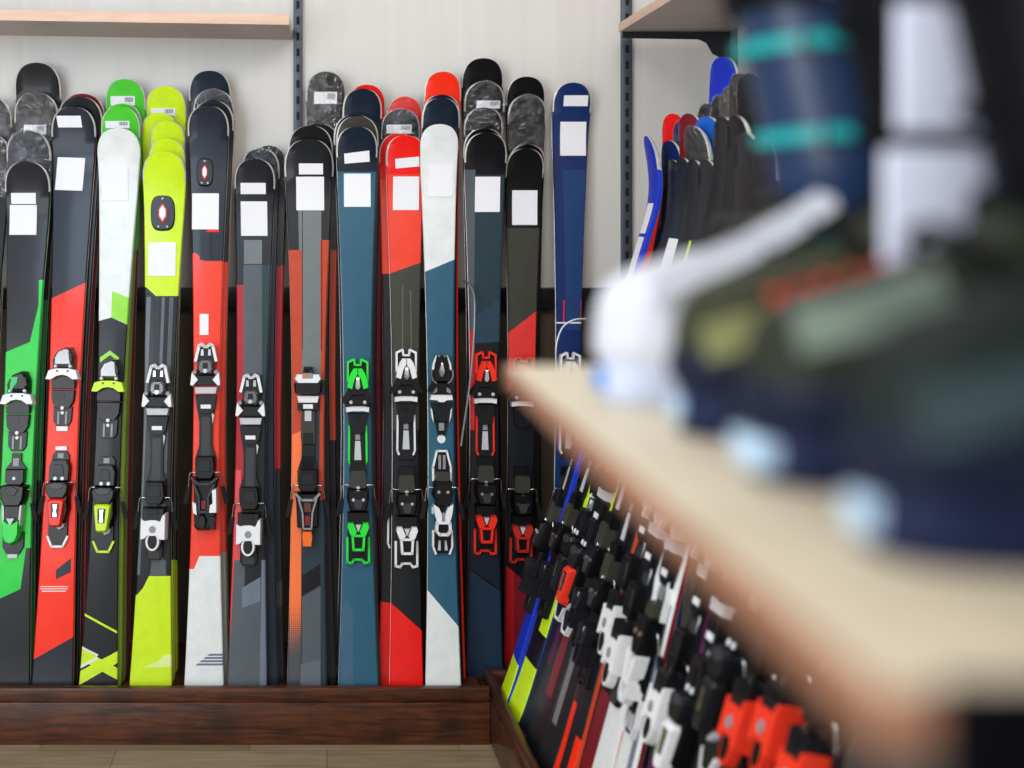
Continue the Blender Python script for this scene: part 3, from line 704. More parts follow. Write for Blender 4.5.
# S4
CL = [([(122, 287), (146, 287), (155.8, 296), (200, 296), (200, 576), (149, 576), (143, 588), (137, 595), (110, 595)], CARB)]
for a, b, c in ((146.5, 151, CARBL), (156.5, 159, MIDN), (162, 165, CARBL), (169.5, 173.5, GREYM)):
    CL.append(([(a, 297), (b, 297), (b-11, 575), (a-11, 575)], c))
CL += [([(152, 560), (166, 560), (166, 575.5), (150, 575.5)], GREYM), ([(143, 667), (160, 660), (163, 655), (180, 655), (180, 667)], top((222, 240, 150)))]
stack(dict(tip=(163.5, 152), bot=150.5, w=(43, 29, 43), color=LIME, side=plastic((178, 200, 60)), layers=CL,
           label='lime yellow front ski with a dark middle and a damper plate near its tip',
           bind=(toe_b(WHITE), 389, heel_b(WHITE), 499), labels=[R4(148.8, 242.5, 176, 276, sk=-.6)], extra=damper(163, 213, 12.5, 18.5)),
      [dict(tip=(166.5, 139), w=(36, 27, 36), color=LIME, side=plastic((150, 140, 110)), layers=[([(120, 290), (210, 290), (210, 560), (100, 560)], CARB)], label='lime tip directly behind the lime ski with the damper plate', bot=155),
       dict(tip=(167, 121.5), w=(35, 27, 36), color=LIME, side=BLACK, layers=[([(120, 290), (210, 290), (210, 560), (100, 560)], CARB)], label='lime tip, second behind the lime damper ski', bot=157),
       dict(tip=(158.5, 113), w=(36, 27, 36), color=LIME, layers=[([(120, 290), (210, 290), (210, 560), (100, 560)], CARB)], label='lime tip shifted left, third behind the lime damper ski', bot=157),
       dict(tip=(165, 86.5), w=(40, 28, 36), color=LIME, layers=[([(120, 290), (210, 290), (210, 560), (100, 560)], CARB)], label='tallest lime tip with a barcode sticker, rear of the lime stack', bot=160, labels=[R4(152, 110, 176, 117, True)])])
# S5
RD = [([(170, 253), (196, 253), (204, 261), (240, 261), (240, 556), (199.5, 556), (194, 569), (170, 569)], CORAL),
      ([(170, 569), (194, 569), (199.5, 556), (240, 556), (240, 700), (170, 700)], WHT)]
for i in range(4): RD.append(([(195+i*4, 665.4-i*3.2), (198+i*4, 663.2-i*3.2), (225, 663.2-i*3.2), (225, 665.4-i*3.2)], GREYL))
RD += [([(198.7, 231), (202, 231), (203, 260), (199.7, 260)], INKB), ([(210, 231), (213, 231), (213, 260), (210, 260)], INKB), ([(209, 229), (219, 229), (219, 232), (206, 232)], RED)]
stack(dict(tip=(207.5, 106), bot=204, w=(41, 26, 40), color=SLATE, side=plastic((200, 190, 176)), layers=RD,
           label='dark-tipped coral red front ski with a white tail and a damper badge',
           bind=(toe_b(WHITE), 368, heel_b2(WHITE), 474), labels=[R4(192.3, 193.5, 219, 229.5, sk=-.3), R4(199.8, 314, 208.6, 335)], extra=damper(205, 172.5, 8.5, 14.5)),
      [dict(tip=(212.5, 101), w=(41, 26, 40), color=CHAR, side=plastic((236, 80, 60)), layers=[([(170, 262), (260, 262), (260, 552), (170, 552)], CORAL), ([(170, 552), (260, 552), (260, 700), (170, 700)], ALUM)], label='charcoal ski with red edges close behind the coral red white-tailed ski', bot=209),
       dict(tip=(213, 90), w=(41, 26, 40), color=NAVYT, side=plastic((216, 60, 40)), layers=[([(170, 262), (260, 262), (260, 552), (170, 552)], CORAL), ([(170, 552), (260, 552), (260, 700), (170, 700)], ALUM)], label='film-wrapped dark tip behind the coral red white-tailed ski', bot=211, wrap=.16),
       dict(tip=(209, 71), w=(42, 27, 40), color=NAVYT, layers=[([(170, 262), (260, 262), (260, 552), (170, 552)], CORAL), ([(170, 552), (260, 552), (260, 700), (170, 700)], ALUM)], label='tall navy black tip, rear of the coral red white-tailed stack', bot=212)])
# S6
f6 = fade_mat((40, 44, 54), (224, 36, 40), .06, .36)
L6 = [([(225, 285), (244, 285), (244, 460), (234, 700), (205, 700)], CRIM), ([(225, 470), (241, 470), (239, 700), (205, 700)], f6), ([(244, 264), (262, 264), (262, 240), (244, 240)], GREYT),
      ([(205, 460), (233, 460), (228, 560), (205, 560)], CORAL), ([(243.5, 265), (265, 265), (265, 375), (243.5, 375)], GREYM),
      ([(234, 560), (245, 560), (242, 700), (228, 700)], GREYM), ([(262, 265), (272, 265), (272, 300), (262, 440)], TEALD),
      ([(242, 588), (260.5, 577), (260.5, 601), (242, 608)], GREYL), ([(242, 608), (260.5, 601), (260, 700), (241, 700)], GREYM), ([(261.5, 560), (272, 560), (272, 700), (259.5, 700)], GREYL)]
stack(dict(tip=(254.5, 159), bot=246.5, w=(40.5, 30, 41), color=CARB, side=plastic((50, 60, 60)), layers=L6,
           label='short grey front ski with red left band, just left of the wall upright',
           bind=(toe_b(WHITE), 399, heel_b(WHITE), 505), labels=[R4(241, 184.5, 266, 195), R4(240.8, 202, 267.2, 236, sk=.3)]),
      [dict(tip=(260, 149), w=(38, 28, 40), color=NAVYT, side=plastic((150, 30, 36)), label='dark tip right behind the short grey ski with the red band', bot=259, wrap=.1),
       dict(tip=(268.5, 146), w=(36, 28, 40), color=CHAR, side=plastic((150, 160, 160)), label='charcoal and red ski half hidden at the right of the short grey ski', bot=265,
            layers=[([(270, 270), (300, 258), (300, 465), (270, 470)], CRIM), ([(272, 590), (290, 570), (290, 600), (272, 612)], OLIV)], wrap=.12, extra=lambda r, fr, sh: add_binding(r, sh, fr.uv(272, 380)[1], fr.uv(272, 505)[1], [], [q for q in toe_b(WHITE) if q[0] == 'binding_plate'], False))])
# S7
f7 = fade_mat((58, 62, 66), (250, 112, 34), .08, .32)
L7 = [([(298, 200), (322, 200), (322, 380), (302, 380)], GREYT), ([(280, 250), (302, 250), (302, 440), (280, 440)], RUST), ([(280, 440), (303, 430), (301.5, 700), (275, 700)], f7),
      ([(320, 240), (335, 240), (331, 445), (321, 445)], RUST), ([(302, 380), (340, 380), (340, 700), (300.5, 700)], TEALD), ([(320, 395), (330, 395), (328, 500), (319, 500)], RUST),
      ([(302, 575.5), (320.5, 563.5), (320.5, 585), (302, 596)], INKB), ([(302, 597), (320.5, 586), (320.5, 660), (302, 664)], GREYM), ([(301, 664), (320.5, 660), (320.5, 700), (300, 700)], CARBL),
      ([(302, 190), (302.8, 190), (302.8, 350), (302, 350)], INKB), ([(321.3, 190), (322.2, 190), (322.2, 350), (321.3, 350)], INKB)]
stack(dict(tip=(309, 139.5), bot=307, w=(49, 32, 40), color=CARB, side=plastic((70, 84, 80)), layers=L7,
           label='wide grey front ski with an orange left band and an orange heel lever',
           bind=(toe_e(), 378, heel_e(), 487), labels=[R4(299, 165, 323, 175.3), R4(296.2, 177.5, 324, 210.5, sk=.2)]),
      [dict(tip=(310, 126), w=(45, 31, 40), color=INKB, side=plastic((190, 84, 50)), label='black tip right behind the wide grey and orange ski', bot=317),
       dict(tip=(318, 124), w=(44, 31, 40), color=CHAR, side=plastic((110, 116, 106)), label='charcoal ski with rust edge showing right of the wide grey and orange ski', bot=322,
            layers=[([(325, 250), (345, 250), (345, 440), (325, 440)], RUST)]),
       dict(tip=(326, 72), w=(40, 29, 38), color=INKB, side=plastic((70, 84, 80)), label='tall film-wrapped black tip beside the wall upright, barcode sticker on it', bot=326, wrap=.22, labels=[R4(314, 94, 337, 105, True)])])
# S8
L8 = [([(335, 288), (390, 288), (390, 292), (335, 300)], TEAL)]
stack(dict(tip=(357, 127), bot=358.5, w=(41, 27, 41), dy=-.02, color=TEAL, side=plastic((70, 78, 76)),
           layers=[([(330, 100), (390, 100), (390, 158), (330, 158)], NAVYT), ([(330, 158), (390, 158), (390, 172), (330, 172)], MIDN), ([(341, 605), (347, 600), (353, 612), (353, 700), (341, 700)], top((64, 98, 122)))],
           label='teal blue front ski with bright green toe and heel bindings',
           bind=(toe_c(plastic((40, 226, 60))), 409, heel_c(plastic((40, 226, 60))), 486.5),
           labels=[[(344, 155), (369, 152), (369.5, 162.5), (344.5, 164.5)], R4(343.8, 174, 370.5, 207, sk=.2)]),
      [dict(tip=(357.5, 116.5), w=(42, 28, 41), color=OLIV, side=plastic((120, 30, 36)), label='olive tip right behind the teal ski with green bindings', bot=361),
       dict(tip=(355, 115), w=(42, 28, 41), color=NAVYT, side=plastic((130, 150, 160)), label='navy ski edge showing left of the teal ski with green bindings', bot=356),
       dict(tip=(362.5, 89), w=(39, 28, 40), color=NAVYT, side=plastic((44, 90, 60)), label='navy tip with a red one just behind it, above the teal ski', bot=363),
       dict(tip=(367, 85), w=(38, 28, 40), color=RED, side=DKRED, layers=[([(330, 200), (420, 200), (420, 700), (330, 700)], DKRED)], label='red tip peeping out behind the navy tip above the teal ski', bot=368)])
# S9
L9 = [([(370, 175), (440, 175), (440, 255.8), (370, 280.5)], CORAL), ([(370, 280.5), (440, 255.8), (440, 647), (370, 584)], OLIV), ([(370, 430), (440, 430), (440, 647), (370, 584)], CARB),  # coral band below the tip is light painted over the red
      ([(402, 285), (403, 285), (403, 358), (402, 358)], GOLD), ([(410, 290), (411, 290), (412, 358), (411, 358)], GOLD)]
stack(dict(tip=(406, 135.5), bot=406.5, w=(39, 26.5, 34), color=RED, side=plastic((214, 50, 46)), layers=L9,
           label='red-tipped black front ski with white bindings and a red tail',
           bind=(toe_c(WHITE, True, WHITE), 399, heel_c(WHITE), 491), labels=[[(394.8, 160.5), (418.5, 158.3), (419, 167.5), (395.3, 169.5)], R4(393, 177.2, 419, 210.2, sk=-.2)]),
      [dict(tip=(399, 134), w=(39, 27, 36), color=RED, side=plastic((226, 60, 50)), label='red-tipped twin showing at the left of the red-tipped black ski', bot=396,
            layers=[([(370, 180), (440, 180), (440, 270), (370, 275)], CORAL), ([(370, 275), (440, 270), (440, 610), (370, 600)], CARB)], extra=lambda r, fr, sh: add_binding(r, sh, fr.uv(397, 399)[1], fr.uv(397, 491)[1], [], [q for q in toe_c(WHITE) if q[1] == 'side_rail'], False)),  # coral band again paints the light on the red tip
       dict(tip=(401, 109.5), w=(39, 27, 36), color=NAVYT, side=plastic((120, 30, 36)), label='film-wrapped navy tip with a sticker behind the red-tipped black ski', bot=402, wrap=.14, labels=[R4(386, 127, 411, 135, True)]),
       dict(tip=(405, 97), w=(36, 27, 36), color=RED, label='red tip, rear of the red-tipped black ski stack', bot=405, wrap=.1)])
# S10
L10 = [([(410, 278), (470, 253), (470, 640), (410, 569.5)], TEAL), ([(410, 569.5), (470, 640), (470, 720), (410, 720)], WHT)]
stack(dict(tip=(440, 124.5), bot=443.5, w=(37.5, 25.5, 36), dy=-.024, color=WHT, side=plastic((40, 170, 70)), layers=L10, rim=False,
           label='white-tipped teal front ski with a white tail and white bindings',
           bind=(toe_d(WHITE), 398, heel_d(WHITE), 489), labels=[R4(428.5, 165.5, 453, 197, sk=-.3)]),
      [dict(tip=(441.5, 98), w=(38, 26, 34), color=NAVYT, side=plastic((24, 110, 50)), label='dark teal tip right behind the white-tipped teal ski', bot=446),
       dict(tip=(442, 95), w=(37, 26, 34), color=NAVYT, side=BLACK, label='dark tip edge between the white-tipped teal ski and the red tip above', bot=447),
       dict(tip=(443.3, 72), w=(37, 26, 34), color=REDO, side=RED, label='tall bright red tip above the white-tipped teal ski', bot=449)])
# S11
L11 = [([(455, 175), (520, 175), (520, 560), (455, 560)], TEALD), ([(455, 330), (520, 285), (520, 340), (455, 380)], top((44, 66, 84))), ([(455, 345), (520, 340), (520, 560), (455, 560)], CARB),
       ([(455, 560), (520, 605), (520, 700), (455, 700)], top((30, 50, 72))), ([(455, 520), (520, 520), (520, 603), (455, 558)], MIDN), ([(455, 170), (475, 170), (474, 330), (455, 330)], GREYM), ([(455, 330), (474.5, 330), (474.5, 430), (455, 430)], top((200, 40, 44)))]
stack(dict(tip=(487, 133), bot=484.5, w=(42, 28.5, 37), color=INKB, side=plastic((196, 34, 36)), layers=L11, Yb=3.655,
           label='black and dark blue front ski with bright red bindings',
           bind=(toe_c(plastic((246, 48, 30))), 400, heel_c(plastic((246, 48, 30))), 480), labels=[R4(475, 177, 500, 212, sk=-.3)]),
      [dict(tip=(485, 129), w=(41, 29, 37), color=INKB, side=plastic((150, 28, 32)), label='black tip edge immediately behind the ski with bright red bindings', bot=481),
       dict(tip=(484.5, 108), w=(39, 28, 36), color=INKB, side=BLACK, label='black film-wrapped tip, lower of the two above the red binding ski', bot=485, wrap=.14, labels=[R4(471, 131, 489, 140, True)]),
       dict(tip=(485.5, 82), w=(40, 28, 36), color=INKB, side=BLACK, label='black film-wrapped tip with a sticker, upper of two above the red binding ski', bot=487, wrap=.14, labels=[R4(475.5, 102, 499, 109.5, True)]),
       dict(tip=(483.5, 58.5), w=(42, 29, 36), color=INKB, side=BLACK, label='tallest black tip of the whole back rack, above the red binding ski', bot=488)])
# S12
L12 = [([(500, 228), (560, 228), (560, 293), (500, 339)], OLIV), ([(500, 339), (560, 293), (560, 400), (500, 400)], top((226, 58, 52))), ([(500, 400), (560, 400), (560, 560), (500, 560)], CARB), ([(500, 560), (514, 572), (514, 700), (500, 700)], top((176, 22, 34))), ([(514, 572), (545, 600), (545, 700), (514, 700)], DKRED)]
stack(dict(tip=(526.5, 149), bot=519, w=(38, 26, 30), color=INKB, side=plastic((150, 26, 40)), layers=L12, Yb=3.73,
           label='black and red front ski in the corner with one large blank label',
           bind=(toe_c(plastic((230, 50, 40)), False), 403, heel_c(plastic((190, 44, 38))), 490), labels=[R4(511.8, 190.5, 537, 225, sk=.2)]),
      [dict(tip=(528, 145), w=(37, 27, 32), color=INKB, side=plastic((30, 110, 50)), label='black tip edge touching the back of the corner black and red ski', bot=527),
       dict(tip=(528.5, 95.5), w=(38, 27, 32), color=INKB, side=BLACK, label='black film-wrapped tip above the corner black and red ski', bot=527, wrap=.25),
       dict(tip=(527, 77), w=(39.5, 28, 32), color=INKB, side=BLACK, label='rearmost black tip above the corner black and red ski', bot=528)])
# S13
stack(dict(tip=(574, 83), bot=566, w=(38.5, 24, 30), color=NAVY, side=plastic((130, 146, 160)), Yb=3.73,
           label='tall navy blue ski standing alone, right of the back rack',
           layers=[([(563, 170), (587, 170), (582, 330), (566, 330)], NAVYL), ([(550, 322), (600, 322), (600, 323.5), (550, 323.5)], WHT), ([(563.5, 300), (564.8, 300), (564.3, 322), (563, 322)], RED), ([(581, 300), (582.3, 300), (581.8, 322), (580.5, 322)], RED)],
           bind=(toe_c(WHITE), 400, heel_c(WHITE), 490),
           labels=[R4(562, 97.5, 586, 107.5), R4(559.8, 122.4, 585.6, 155.8, sk=.2)]), [])

# ------------------------------------------------------------------ the side rack along the right wall
TRA = Vector((.499, 2.95)); TRB = Vector((.463, 3.612)); TD = (TRB-TRA).normalized()   # left edge of the tray
def tray_x(Y): return TRA.x+(Y-TRA.y)*TD.x/TD.y
def side_ski(Y, off, tip, color, label, side, L_layers=(), bind=None, wrap=0, dY=0, yaw=9, sticker=None, wd=(.115, .075, .105), hv=None, rise=.05, z0=FLOOR_Z):
    """off: tail's distance from the tray's edge; tip: (x, z)"""
    B = Vector((tray_x(Y)+off, Y, z0)); T = Vector((tip[0], Y+dY, tip[1]))
    a = math.radians(yaw)
    fr = Frame(B, T, (math.sin(a), -math.cos(a), 0)); T = T+fr.y*rise
    fr = Frame(B, T, (math.sin(a), -math.cos(a), 0))
    sh = Shape(fr.L, wd[0], wd[1], wd[2], .014, rise, .22)
    lay = [([(p[0], p[1]) for p in poly], m) for poly, m in L_layers]
    bm, mats = ski_body(sh, color, lay, side)
    if not (bind or wrap or sticker):
        o = obj('ski', bm, mats); o.matrix_world = fr.M; tag(o, label, 'ski', GR); return
    root = empty('ski', matrix=fr.M)
    obj('ski_body', bm, mats, root)
    if bind:
        vt, vh, toe, heel = bind
        add_binding(root, sh, vt, vh, toe, heel, bw=.8, ku=.84, kv=1.2, hs=.86)
    if sticker:
        for q in sticker: add_label(root, sh, q)
    if wrap: add_wrap(root, sh, wrap, seed=int(Y*100))
    tag(root, label, 'ski', GR)
def px2(px, py, Y): q = at(px, py, Y); return (q.x, q.z)
def VR(v0, v1, u0=-.07, u1=.07): return [(u0, v1), (u1, v1), (u1, v0), (u0, v0)]
BK = plastic((30, 31, 36))
LIMEP = plastic((190, 230, 40)); BLUEP = plastic((30, 60, 190)); ORP = plastic((244, 88, 50)); REDP = plastic((236, 58, 36)); BL2 = plastic((30, 100, 170)); PURPP = plastic((90, 30, 76))
stk = lambda L0: [[(-.03, L0), (.03, L0), (.03, L0-.09), (-.03, L0-.09)], [(-.03, L0-.1), (.03, L0-.1), (.03, L0-.25), (-.03, L0-.25)]]
bb = lambda c: (.80, .53, toe_b(c), heel_b(c))
bc = lambda c: (.82, .54, toe_c(c), heel_c(c))
ba = lambda c: (.79, .54, toe_a(c), heel_a(c))
def bsh(b, d): return (b[0]+d, b[1]+d, b[2], b[3])
side_ski(3.46, .035, px2(645, 137, 3.46), BLUE, 'bright blue ski with a lime tail, farthest of the side rack', BLUEP, [(VR(0, .13), LIME)], bsh(bc(BK), .0), sticker=stk(1.50), yaw=-1, rise=.075)
side_ski(3.36, .045, px2(671, 160, 3.36), INKB, 'black ski with lime stripe and lime tail, second from the side rack far end', plastic((60, 70, 150)), [(VR(.25, 1.3, -.01, .06), LIME), (VR(0, .16), LIME)], bsh(bc(BK), .02))
side_ski(3.26, .06, px2(681, 158, 3.26), MIDN, 'dark purple-black ski with a white tag, third from the far end of the side rack', PURPP, [(VR(.2, .9, .0, .06), PURP)], bsh(ba(BK), .0), sticker=[[(-.03, 1.40), (.03, 1.40), (.03, 1.2), (-.03, 1.2)]])
side_ski(3.15, .05, px2(692, 160, 3.15), CHAR, 'charcoal ski with blue and lime edge and a red heel piece, side rack', BL2, [(VR(.55, 1.4, .02, .06), LIME), (VR(.15, .5, -.02, .02), DKRED)], bsh((.80, .56, toe_b(BK), heel_a(REDP)), -.02))
side_ski(3.03, .05, px2(705, 160, 3.03), CHAR, 'charcoal ski with an orange-red edge and black bindings, side rack', ORP, [(VR(.12, .5, -.03, .0), GREYT)], bsh(bc(BK), .05))
side_ski(2.91, .055, px2(721, 117, 2.91), CHAR, 'charcoal ski with orange forked tail stripes and black heel, side rack', ORP, [(VR(.0, .22, -.05, -.02), REDO), (VR(.0, .16, .02, .06), REDO)], bsh(bc(BK), .0))
side_ski(2.80, .075, px2(734, 116, 2.80), INKB, 'black ski with a blue edge between charcoal and white skis, side rack', BL2, [(VR(.1, .3), DKRED)], bsh(bb(WHITE), .03))
side_ski(2.69, .06, px2(743, 133, 2.69), WHT, 'white ski with an orange edge and white bindings, farther of two white ones', ORP, [(VR(.0, .12, -.06, -.03), GREYL), (VR(1.0, 1.9), CHAR)], bsh(bb(WHITE), .0))
side_ski(2.565, .06, px2(758, 137, 2.565), WHT, 'white ski with a dark red edge and white bindings, nearer of two white ones', plastic((130, 24, 44)), [(VR(.0, .6, .01, .03), GREYL), (VR(1.05, 1.9), INKB)], bsh((.80, .53, toe_b(WHITE), heel_d(WHITE)), .0))
side_ski(2.45, .07, (.985, 1.66), PURP, 'deep purple ski with a white heel housing in the side rack', BK, [], bsh(bb(WHITE), -.02))
side_ski(2.33, .06, (.985, 1.66), INKB, 'black ski with a white heel lever, just nearer than the purple ski', BK, [], bsh((.80, .53, toe_b(BK), heel_a(WHITE)), -.05))
side_ski(2.20, .05, (.985, 1.66), INKB, 'black ski with red marks under the blurred wooden shelf, farther one', BK, [(VR(.5, .7, -.06, 0), REDO)], bsh(ba(BK), .08))
side_ski(2.08, .05, (.985, 1.66), CHAR, 'charcoal ski with orange-red bindings under the blurred shelf, farthest of three', BK, [], bsh(bb(REDP), .11))
side_ski(1.97, .05, (.985, 1.66), INKB, 'black ski with orange-red bindings under the blurred shelf, middle of three', BK, [(VR(.5, 1.0, -.02, .06), REDO)], bsh(bb(REDP), .15))
side_ski(1.86, .05, (.985, 1.66), INKB, 'black ski with orange-red bindings under the blurred shelf, nearest of three', BK, [], bsh(bb(REDP), .12))
# rear skis of the side rack, tips above the front ones
side_ski(3.54, 0.2, px2(672, 114, 3.600), RED, 'red tip behind the blue ski at the far end of the side rack', REDP, yaw=24, dY=0.06)
side_ski(3.43, 0.2, px2(668, 141, 3.450), NAVY, 'navy tip with a white tag at the far end of the side rack', BLUEP, sticker=[[(-.03, 1.52), (.03, 1.52), (.03, 1.4), (-.03, 1.4)]], yaw=14, dY=0.02)
side_ski(3.37, 0.16, px2(681, 121, 3.420), NAVY, 'film-wrapped navy tip beside the red tip of the side rack', BLUEP, wrap=.25, yaw=16, dY=0.05)
side_ski(3.24, 0.2, px2(687, 114, 3.340), DKRED, 'dark red tip between the film-wrapped navy and charcoal tips of the side rack', DKRED, yaw=18, dY=0.1)
side_ski(3.16, 0.32, px2(691, 127, 3.210), CHAR, 'film-wrapped charcoal tip left of the bright blue tip in the side rack', BK, wrap=.25, yaw=14, dY=0.05)
side_ski(3.14, 0.36, px2(704, 117, 3.190), BLUEB, 'bright sky blue tip just behind the film-wrapped charcoal tip, side rack', BLUEB, yaw=20, wd=(.12, .08, .11), dY=0.05)
side_ski(3.26, 0.24, px2(706, 104, 3.310), INKB, 'black film-wrapped tip behind the sky blue tip of the side rack', BK, wrap=.22, yaw=16, dY=0.05)
side_ski(3.4, 0.2, px2(722, 57, 3.400), BLUE, 'tallest bright royal blue tip in the side rack', BLUEP, yaw=24, wd=(.12, .08, .11), dY=0)
side_ski(3.2, 0.36, px2(719, 96, 3.200), CHAR, 'film-wrapped tip in front of the tallest royal blue ski', BK, wrap=.25, yaw=16, dY=0)
side_ski(3.06, 0.16, px2(729, 88, 3.060), OLIV, 'film-wrapped olive tip, third from the right among the upper wrapped tips', BK, wrap=.22, yaw=14, dY=0)
side_ski(2.94, 0.16, px2(738, 74, 2.990), CHAR, 'small film-wrapped tip highest beside the blurred navy boot', BK, wrap=.2, yaw=14, dY=0.05)
side_ski(2.76, 0.16, px2(747, 74, 2.860), CHAR, 'charcoal tall tip touching the blurred navy boot cuff in view', BK, yaw=16, dY=0.1)

# ------------------------------------------------------------------ room
WALLM = wood_mat('pale_wall_board', (209, 206, 200), (216, 213, 207), 3.0, (6, 6, .35), .5, .0, 5, 0, (.3, .7))
FLOORM = None
def floor_mat():
    m = bpy.data.materials.new('laminate_floor'); m.use_nodes = True
    nt = m.node_tree; b = nt.nodes['Principled BSDF']; L = nt.links.new
    b.inputs['Roughness'].default_value = .45
    tc = nt.nodes.new('ShaderNodeTexCoord')
    br = nt.nodes.new('ShaderNodeTexBrick'); br.inputs['Scale'].default_value = 1
    br.inputs['Brick Width'].default_value = .6; br.inputs['Row Height'].default_value = .19; br.offset = .37
    br.inputs['Mortar Size'].default_value = .0012
    br.inputs['Color1'].default_value = rgb((156, 137, 108)); br.inputs['Color2'].default_value = rgb((134, 115, 89)); br.inputs['Mortar'].default_value = rgb((84, 70, 56))
    L(tc.outputs['Object'], br.inputs['Vector'])
    mp = nt.nodes.new('ShaderNodeMapping'); mp.inputs['Scale'].default_value = (3, 40, 3); L(tc.outputs['Object'], mp.inputs['Vector'])
    n = nt.nodes.new('ShaderNodeTexNoise'); n.inputs['Scale'].default_value = 1.6; n.inputs['Detail'].default_value = 8; n.inputs['Distortion'].default_value = .8
    L(mp.outputs[0], n.inputs['Vector'])
    r = nt.nodes.new('ShaderNodeMapRange'); r.inputs['From Min'].default_value = .3; r.inputs['From Max'].default_value = .7; r.inputs['To Min'].default_value = .72; r.inputs['To Max'].default_value = 1.18
    L(n.outputs['Fac'], r.inputs['Value'])
    mx = nt.nodes.new('ShaderNodeMix'); mx.data_type = 'RGBA'; mx.blend_type = 'MULTIPLY'; mx.inputs['Factor'].default_value = 1
    L(br.outputs['Color'], mx.inputs['A']); L(r.outputs['Result'], mx.inputs['B']); L(mx.outputs['Result'], b.inputs['Base Color'])
    return m
bm = bmesh.new(); add_box(bm, -3.2, 1.5, -1.2, 4.1, -.1, 0); struct(obj('floor', bm, floor_mat()))
bm = bmesh.new(); add_box(bm, -3.2, 1.5, 3.95, 4.1, 0, 3.0); struct(obj('wall_back', bm, WALLM))
bm = bmesh.new(); add_box(bm, 1.30, 1.5, -1.2, 3.95, 0, 3.0); struct(obj('wall_right', bm, WALLM))
bm = bmesh.new(); add_box(bm, -3.2, 1.5, -1.2, 4.1, 3.0, 3.1); struct(obj('ceiling', bm, mat((235, 235, 235), .7)))
DKW = wood_mat('dark_stained_wood', (38, 17, 9), (104, 54, 24), 7, (1.0, 12, 14), .42, .2, 9, .25, (.3, .72), ((26, 12, 8), 9, .6))
DKWY = wood_mat('dark_stained_wood_along', (38, 17, 9), (104, 54, 24), 7, (12, 1.0, 14), .42, .2, 9, .25, (.3, .72), ((26, 12, 8), 9, .6))
PINK = wood_mat('birch_shelf_edge', (222, 182, 158), (232, 196, 172), 6, (1, 8, 8), .5)
UNDER = wood_mat('birch_shelf_board', (194, 180, 174), (206, 193, 186), 5, (1, 6, 6), .5)
BROWN = wood_mat('brown_lower_wall', (74, 62, 48), (88, 74, 58), 4, (8, 1, .6), .6)
# dark brown layer on the lower wall behind the back rack and the rail the skis lean on
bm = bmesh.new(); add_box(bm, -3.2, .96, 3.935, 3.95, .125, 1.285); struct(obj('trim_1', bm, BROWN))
bm = bmesh.new(); add_box(bm, -3.2, .96, 3.905, 3.9349, 1.215, 1.285, bev=.004)
o = obj('leaning_rail', bm, mat((30, 28, 28), .4)); tag(o, 'dark horizontal rail on the back wall behind the skis', 'rail')

# back tray
t = tag(empty('ski_tray', (0, 3.47, 0)), 'dark stained wooden tray under the back row of skis', 'ski rack')
xr = tray_x(3.47)-.001
def loc(bm, y=-3.47): bmesh.ops.translate(bm, vec=(0, y, 0), verts=bm.verts)
bm = bmesh.new(); add_box(bm, -1.7, xr, 3.454, 3.484, 0, .1205, bev=.002); loc(bm); obj('front_board', bm, DKW, t)
bm = bmesh.new(); add_box(bm, -1.7, xr, 3.463, 3.488, .1205, .1590, bev=.002); loc(bm); obj('upper_board', bm, DKW, t)
bm = bmesh.new(); add_box(bm, -1.7, xr-.016, 3.488, 3.65, .09, FLOOR_Z); add_box(bm, -1.7, .95, 3.65, 3.935, .09, FLOOR_Z); loc(bm); obj('tray_floor', bm, DKW, t)
bm = bmesh.new(); add_box(bm, -1.73, -1.70, 3.454, 3.935, 0, .1655, bev=.002); loc(bm); obj('end_board', bm, DKWY, t)
# side tray, a little askew
ang = math.atan2(TD.x, TD.y)
t = tag(empty('ski_tray', (TRB.x, TRB.y, 0), -ang), 'dark stained wooden tray running along the right wall under the side skis', 'ski rack')
bm = bmesh.new(); add_box(bm, .0, .026, -2.3, 0, 0, .1205, bev=.002); obj('front_board', bm, DKWY, t)
bm = bmesh.new(); add_box(bm, .007, .03, -2.3, 0, .1205, .1590, bev=.002); obj('upper_board', bm, DKWY, t)
bm = bmesh.new(); add_box(bm, .03, .56, -.024, 0, .09, .1590, bev=.002); obj('end_board', bm, DKW, t)
bm = bmesh.new(); add_box(bm, .03, .56, -2.3, -.024, .07, FLOOR_Z-.001); obj('tray_floor', bm, DKWY, t)
# backrest of the side rack
bm = bmesh.new(); add_box(bm, 1.24, 1.30, 1.5, 3.9, 1.22, 1.29, bev=.004)
o = obj('leaning_rail', bm, mat((30, 28, 28), .4)); tag(o, 'dark horizontal rail on the right wall behind the side skis', 'rail')

# slotted wall uprights
def upright(name, x, w, z0, z1, label, wall='back', y=None):
    t = tag(empty(name, (x, 3.95, z0) if wall == 'back' else (1.30, y, z0)), label, 'upright')
    bm = bmesh.new(); mats = [mat((72, 78, 90), .4, .3), mat((14, 14, 16), .7)]
    if wall == 'back':
        add_box(bm, -w/2, w/2, -.022, 0, 0, z1-z0, 0, .0015)
    else:
        add_box(bm, -.022, 0, -w/2, w/2, 0, z1-z0, 0, .0015)
    z = .03
    while z < z1-z0-.05:
        if wall == 'back': add_box(bm, -w*.17, w*.17, -.0232, -.02, z, z+.026, 1)
        else: add_box(bm, -.0232, -.02, -w*.17, w*.17, z, z+.026, 1)
        z += .052
    obj('channel', bm, mats, t)
    return t
upright('wall_upright', (298-VX)*3.93/F, .03, 1.285, 2.9, 'slotted grey steel upright in the middle of the back wall')
upright('wall_upright', (627-VX)*3.93/F, .034, .1, 2.9, 'slotted grey steel upright near the right corner of the back wall')
upright('wall_upright', 0, .034, 1.32, 2.9, 'slotted grey steel upright on the right wall', 'right', 3.812)

